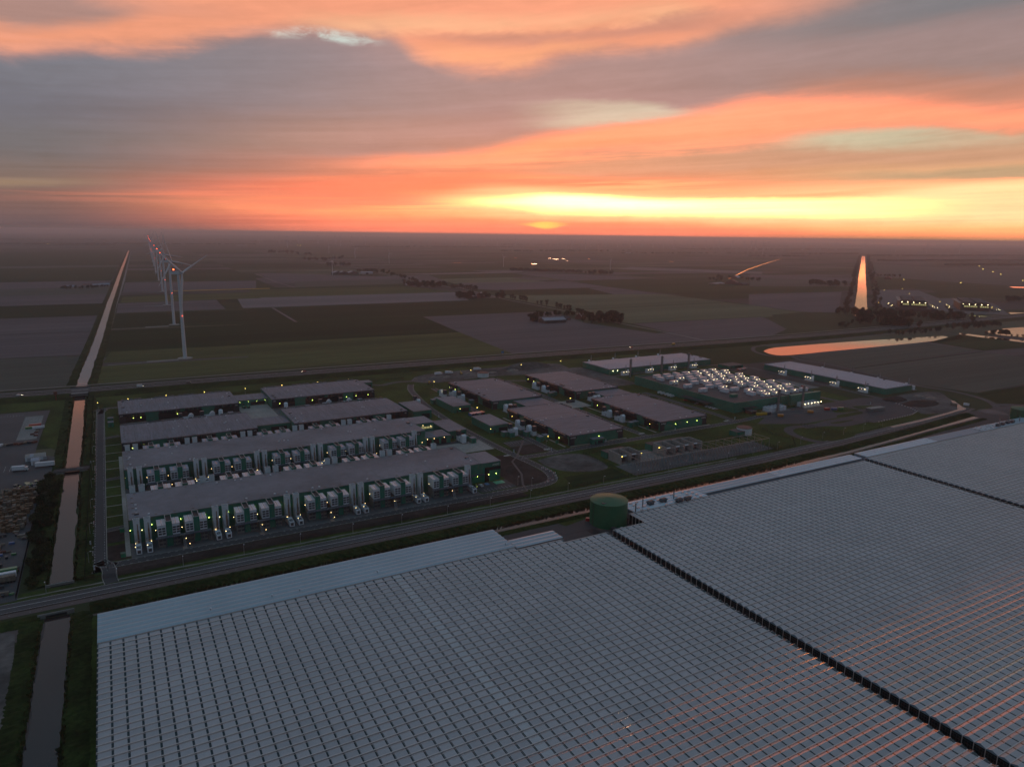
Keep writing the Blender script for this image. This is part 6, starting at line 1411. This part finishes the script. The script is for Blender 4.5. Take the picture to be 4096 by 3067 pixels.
for k in range(7): car(712+k*2.7, 652+k*.4, .2, ('red', 'white', 'red', 'silver', 'white', 'red', 'silver')[k], 'car in the small row at the end of the field-side hall', 'row of cars by the field-side hall', .2)
exb = [('cab', MB().box(-.8, .8, -1, .8, 1.1, 2.8).mesh('exc', 'car_yellow')), ('engine', MB().box(-1.2, 1.2, .8, 2.4, 1.1, 2.1).mesh('exe', 'car_yellow')), ('track', MB().box(-1.5, -.9, -2, 2, 0, 1).mesh('ext', 'rubber')), ('track', MB().box(.9, 1.5, -2, 2, 0, 1).mesh('ext', 'rubber')), ('boom', MB().tube((.3, -.8, 1.6), (.3, -3.6, 4.2), .28, .2, 6).tube((.3, -3.6, 4.2), (.3, -5.4, 1.6), .2, .16, 6).mesh('exbm', 'car_yellow')), ('bucket', MB().box(-.3, .9, -5.9, -5.1, .6, 1.6).mesh('exbk', 'dark_steel'))]
for x, y, lab in ((452, 795, 'yellow excavator on the building site by the highway'), (315, 748, 'yellow excavator beside the lawn at the building site'), (372, 782, 'yellow excavator amid the rubble'), (684, 600, 'yellow excavator near the chiller building'), (222, 457, 'yellow lift machine behind the front hall wing')):
    place('excavator', exb, (x, y, .2), random.uniform(0, 6), lab, 'excavator')
trk = [('box_body', MB().box(-1.25, 1.25, -2.5, 5.2, 1, 3.8).mesh('trb', 'white_paint')), ('cab', MB().box(-1.2, 1.2, -4.6, -2.7, .6, 3).mesh('trc', 'car_white'), [('windscreen', MB().box(-1.1, 1.1, -4.66, -4.6, 1.8, 2.8).mesh('trw', 'glass_dark'))]), ('chassis', MB().box(-1, 1, -4.4, 5, .5, .95).mesh('trs', 'dark_steel'))]+[('wheel', MB().tube((x-.15, y, .5), (x+.15, y, .5), .5, .5, 10).mesh('trwh', 'rubber')) for x in (-1.1, 1.1) for y in (-3.6, 2.6, 4)]
for x, y, lab in ((345, 790, 'white truck on the building site by the highway'), (402, 797, 'white tanker truck on the building site'), (360, 791, 'small white lorry on the rubble ground')): place('truck', trk, (x, y, .2), random.uniform(1, 2), lab, 'truck')
cont = lambda m_: [('box', MB().box(-1.25, 1.25, -3, 3, .1, 2.7).mesh('ctb', m_)), ('door', MB().box(-1.15, 1.15, -3.06, -3, .3, 2.5).mesh('ctd', 'dark_steel'))]
CT = {m_: cont(m_) for m_ in ('car_blue', 'car_red', 'white_paint', 'car_green', 'car_yellow', 'pallet_grey', 'green_box', 'box_orange', 'brick_red', 'hood_steel')}
def box(x, y, rz, m_, label, group=None, s=1., z=.2): place('container', CT[m_], (x, y, z), rz, label, 'container', group, s)
for k in range(4): box(292+k*3, 592, .1, 'car_blue', 'blue container in the row beside the small lit hall', 'blue containers')
box(304.5, 593, .1, 'car_red', 'red container at the end of the blue containers'); box(298, 592.4, .1, 'white_paint', 'white container among the blue containers') if False else None
for k in range(2): box(407+k*4, 596, 1.4, 'hood_steel', 'grey-green skip at the lit loading yard', 'skips at the loading yard', .9)
for k in range(2): box(106+k*4, 718, .3, 'green_box', 'green waste container at the loading docks', 'waste containers', .8)
for x, y, m_, lab in ((545, 468, 'car_yellow', 'yellow skip near the front of the chiller building'), (551, 467, 'car_yellow', 'second yellow skip by the chiller building'), (556, 466, 'hood_steel', 'grey skip between the yellow skips'), (560, 455, 'box_orange', 'orange skip at the roadside by the chillers'), (600, 452, 'box_orange', 'orange container beside the unlit generator block'), (625, 452, 'car_red', 'red machine on the service yard'), (632, 449, 'car_blue', 'blue machine on the service yard'), (640, 447, 'car_green', 'green machine on the service yard'), (648, 446, 'black', 'x')):
    if m_ in CT: box(x, y, random.uniform(0, 2), m_, lab, None, .9)
box(243, 330, .8, 'car_red', 'red container beside the big green tank', None, .7); box(247, 309, .4, 'hood_steel', 'dark container at the foot of the big green tank', None, .9); box(251, 306, .3, 'white_paint', 'white container at the foot of the big green tank', None, .9)
box(778, 398, .2, 'white_paint', 'white cabin near the road junction', None, .9); box(765, 404, .2, 'pallet_grey', 'dark cabin near the road junction')
r = ob('wall_block', None, None, G(*q4(1010, 790))+(0,), -.1, None, 'low grey concrete block building in the service yard', 'building'); ob('wall', MB().box(-10, 10, -3, 3, 0, 3).mesh('wbw', 'concrete_dark'), r); ob('roof', MB().box(-10.2, 10.2, -3.2, 3.2, 3, 3.2).mesh('wbr', 'concrete'), r)
block('gate_house', 541, 549, 475, 482.4, 3.2, 'brick_red', 'roof_brown', 'small dark gate house at the corner of the chiller building', 'building', None, doors)
block('green_office', 706, 734, 664, 682, 4, 'green_clad', 'roof_brown', 'low green building near the pond end of the site', 'building', None, doors)
bar = [('block', MB().box(-.9, .9, -.25, .25, 0, .8).mesh('barb', 'paint_white')), ('stripe', MB().box(-.3, .3, -.27, .27, .2, .82).mesh('bars_', 'paint_red'))]
for P_, n_, wh in (([G(*q4(x, y)) for x, y in ((1180, 735), (1300, 775), (1350, 800), (1310, 825), (1180, 855), (1040, 885))], 46, 'around the service yard curve'), ([(270.5, 428), (272, 414), (267.6, 404), (258, 400.4)], 16, 'on the bend of the service road')):
    D_ = dense(P_, 200/n_ if False else 2.2)
    for k, (x, y) in enumerate(D_):
        if k % 2 == 0: place('barrier', bar, (x, y, .19), random.uniform(-.2, .2)+(0 if k < len(D_)/2 else .4), 'red and white plastic barrier '+wh, 'barrier', 'barriers '+wh)
# building-site mounds
def mound(x, y, rx, ry, h, m_, label):
    b_ = MB(); n, k = 18, 7
    for j in range(k+1):
        t = j/k
        for i in range(n):
            a = 2*pi*i/n; rr_ = 1-t; b_.v.append((rx*rr_*cos(a)*(1+random.uniform(-.12, .12)), ry*rr_*sin(a)*(1+random.uniform(-.12, .12)), h*(1-(1-t)**2)*random.uniform(.9, 1.05) if j else .1))
    for j in range(k):
        for i in range(n): b_.f.append((j*n+i, j*n+(i+1) % n, (j+1)*n+(i+1) % n, (j+1)*n+i))
    ob('soil_mound', b_.mesh('mound', m_, True), None, (x, y, 0), 0, None, label, 'mound')
mound(470, 788, 38, 15, 7, 'rubble', 'long grey sand mound on the building site'); mound(442, 776, 9, 5, 2.5, 'sand', 'small pale sand heap in front of the grey mound')
x, y = G(*q4(1170, 705)); mound(x, y, 16, 10, 4, 'earth', 'dark soil heap on the service yard edge'); x, y = G(*q4(1380, 735)); mound(x, y, 26, 13, 2.2, 'earth', 'dark flat spoil heap on the rubble ground')
for q, a, b_, n_ in ((q4, 1360, 675, 1), (q4, 1460, 690, 2)):
    x, y = G(*q(a, b_)); mound(x, y, 7, 4, 2, 'sand', 'pale sand heap %s on the rubble by the field-side hall' % ('left' if n_ == 1 else 'beside the spoil heap'))
for i, (x, y) in enumerate(((335, 782), (350, 776), (385, 786), (412, 776))): mound(x, y, 4+i, 2.5, 1.2, 'sand', 'low sandy debris heap %s the building site' % ('at the left of', 'in the middle of', 'beside the lorries on', 'near the round tank on')[i])

# ------------------------------------------------------------------ storage yard on the left
def pallet_stack(n_, m_):
    b_ = MB()
    for k in range(n_): b_.box(-.6, .6, -.5, .5, k*.3+.05, k*.3+.27)
    return [('pallet', MB().box(-.6, .6, -.5, .5, k*.36+.04, k*.36+.32).mesh('plt', m_)) for k in range(n_)]
PS = [pallet_stack(n_, m_) for n_, m_ in ((5, 'pallet'), (6, 'pallet_grey'), (4, 'pallet'), (6, 'pallet'))]
cnt = 0
for y0, y1, xs, xe in ((471, 476, -66, -53.5), (479, 484, -70, -53.2), (490, 493, -66, -53), (499, 503, -72, -53), (506, 511, -73, -53), (517, 522, -72, -52), (527, 532, -70, -52), (538, 545, -71, -51.8)):
    x = xs
    while x < xe:
        y = y0
        while y < y1:
            if random.random() < .85:
                place('pallet_stack', random.choice(PS), (x+random.uniform(-.1, .1), y+random.uniform(-.2, .2), .16), random.uniform(-.06, .06), 'stack of wooden pallets in the long rows of the storage yard', 'pallets', 'pallet rows in the storage yard', 1.55); cnt += 1
            y += 2.2
        x += 2.2
for i in range(90):
    x, y = random.uniform(-66, -52), random.choice((random.uniform(384, 468), random.uniform(384, 468), random.uniform(546, 560)))
    box(x, y, random.uniform(-.2, .2)+(pi/2 if random.random() < .7 else 0), random.choice(('hood_steel', 'car_green', 'brick_red', 'pallet_grey', 'hood_steel', 'pallet_grey', 'car_blue')), 'container or crate scattered in the lower storage yard', 'scattered yard containers', random.uniform(.3, .7))
for y, m_, lab in ((404, 'white_paint', 'long white trailer parked in the lower storage yard'), (409, 'car_green', 'long green trailer parked in the lower storage yard'), (400, 'pallet_grey', 'long grey trailer parked in the lower storage yard')):
    place('trailer', [('box', MB().box(-6, 6, -1.2, 1.2, 1, 3.6).mesh('tlb', m_)), ('chassis', MB().box(-5.6, 5.6, -.9, .9, .5, .95).mesh('tlc', 'dark_steel'))]+[('wheel', MB().tube((x, s-.15, .5), (x, s+.15, .5), .5, .5, 10).mesh('tlw', 'rubber')) for x in (3, 4.2, 5.4) for s in (-.9, .9)], (-58, y, .16), .02, lab, 'trailer')
def shed(x0, x1, y0, y1, h, m_, rm, lab):
    r = ob('shed', None, None, (x0, y0, .15), 0, None, lab, 'shed'); ob('wall', MB().box(0, x1-x0, 0, y1-y0, 0, h).mesh('shw', m_), r)
    b_ = MB().quad((-.2, -.2, h+.02), (x1-x0+.2, -.2, h+.02), (x1-x0+.2, (y1-y0)/2, h+.9), (-.2, (y1-y0)/2, h+.9)).quad((-.2, (y1-y0)/2, h+.9), (x1-x0+.2, (y1-y0)/2, h+.9), (x1-x0+.2, y1-y0+.2, h+.02), (-.2, y1-y0+.2, h+.02)); ob('roof', b_.mesh('shr', rm), r); ob('door', MB().box(1, 3.4, -.06, 0, 0, h*.8).mesh('shd', 'pale_steel'), r)
shed(-64.5, -61.8, 617, 626, 3.2, 'white_paint', 'concrete', 'grey-roofed shed at the left of the white shed row'); shed(-61.6, -59.4, 617, 626, 3.2, 'white_paint', 'roof_pale', 'bright-roofed shed in the white shed row'); shed(-59.2, -54.6, 617, 626, 3.2, 'white_paint', 'concrete', 'wide dull-roofed shed in the white shed row'); shed(-54.4, -52, 617, 626, 3.2, 'white_paint', 'concrete', 'end shed of the white shed row by the canal'); shed(-60, -55.2, 604.5, 613, 3.4, 'white_paint', 'roof_pale', 'white shed standing before the shed row')
place('trailer', [('box', MB().box(-6, 6, -1.25, 1.25, 1, 3.8).mesh('tlb', 'white_paint')), ('chassis', MB().box(-5.6, 5.6, -.9, .9, .5, .95).mesh('tlc', 'dark_steel'))]+[('wheel', MB().tube((x, s-.15, .5), (x, s+.15, .5), .5, .5, 10).mesh('tlw', 'rubber')) for x in (3, 4.2) for s in (-.9, .9)], (-51, 597, .16), -.12, 'long white trailer beside the white sheds', 'trailer')
place('truck', trk, (-65.4, 594, .16), 1.4, 'white truck in the marked lot of the storage yard', 'truck')
for x, y, m_, lab in ((-66, 731, 'car_red', 'long red flatbed stack on the marked concrete lot'), (-68, 723, 'car_green', 'green skip on the marked concrete lot'), (-63, 722, 'white_paint', 'white cabin on the marked concrete lot')): place('container', [('box', MB().box(-5, 5, -1.1, 1.1, 0, 2).mesh('lb', m_)), ('rim', MB().box(-5.1, 5.1, -1.2, 1.2, 1.9, 2.05).mesh('lr', m_))], (x, y, .18), .03, lab, 'container', None, .9)
for k in range(5): box(-64+random.uniform(-2, 3), 694+k*5, pi/2, random.choice(('brick_red', 'pallet_grey', 'hood_steel')), 'rusty machine part on the marked concrete lot', 'machine parts on the lot', .5)
for k in range(9): box(-88+k*3.2, 671+random.uniform(-1.5, 1.5), random.uniform(0, 3), random.choice(('hood_steel', 'pallet_grey', 'brick_red', 'white_paint')), 'machine standing in the row below the marked lot', 'machine row', .62)
if True:
    b_ = MB(); P_ = [G(*K2(x, y)) for x, y in ((1950, 370),)]
# steam drifting from the far boiler chimney
sm = bpy.data.materials.new('steam_volume'); sm.use_nodes = True; t_ = sm.node_tree; t_.nodes.remove(t_.nodes['Principled BSDF'])
pv = t_.nodes.new('ShaderNodeVolumePrincipled'); pv.inputs['Color'].default_value = (.9, .82, .8, 1); pv.inputs['Density'].default_value = .035
t_.links.new(pv.outputs[0], t_.nodes['Material Output'].inputs['Volume'])
cx0, cy0 = G(*K2(1942, 465), 6.5); b_ = MB()
st = [(0, .3), (.08, 1.2), (.25, 2.2), (.45, 3.), (.7, 3.2), (.9, 2.2), (1, .3)]
for t, rr_ in st:
    px, py = cx0-t*30, cy0+t*14
    for k in range(10): b_.v.append((px+.3*rr_*cos(k*.628), py+rr_*cos(k*.628), 12+5*t**.6+rr_*.8*sin(k*.628)))
for j in range(len(st)-1):
    for k in range(10): b_.f.append((j*10+k, j*10+(k+1) % 10, (j+1)*10+(k+1) % 10, (j+1)*10+k))
b_.f += [tuple(range(9, -1, -1)), tuple(60+k for k in range(10))]
import bmesh
sme = b_.mesh('steam', sm, True); bm = bmesh.new(); bm.from_mesh(sme); bmesh.ops.recalc_face_normals(bm, faces=bm.faces); bm.to_mesh(sme); bm.free()
ob('steam_plume', sme, None, (0, 0, 0), 0, 'stuff', 'pinkish steam plume drifting from the far boiler chimney', 'steam')

# ------------------------------------------------------------------ haze
hm = bpy.data.materials.new('haze_air'); hm.use_nodes = True; t_ = hm.node_tree; t_.nodes.remove(t_.nodes['Principled BSDF'])
pv = t_.nodes.new('ShaderNodeVolumePrincipled'); pv.inputs['Color'].default_value = (1, .93, .95, 1); pv.inputs['Density'].default_value = HAZE; pv.inputs['Anisotropy'].default_value = .5
t_.links.new(pv.outputs[0], t_.nodes['Material Output'].inputs['Volume'])
hb_ = MB().box(-35000, 35000, -5000, 43000, -2, 184).mesh('haze', hm)
ob('haze', hb_, None, (0, 0, 0), 0, 'stuff', 'thin pinkish evening haze lying over the whole polder', 'haze')
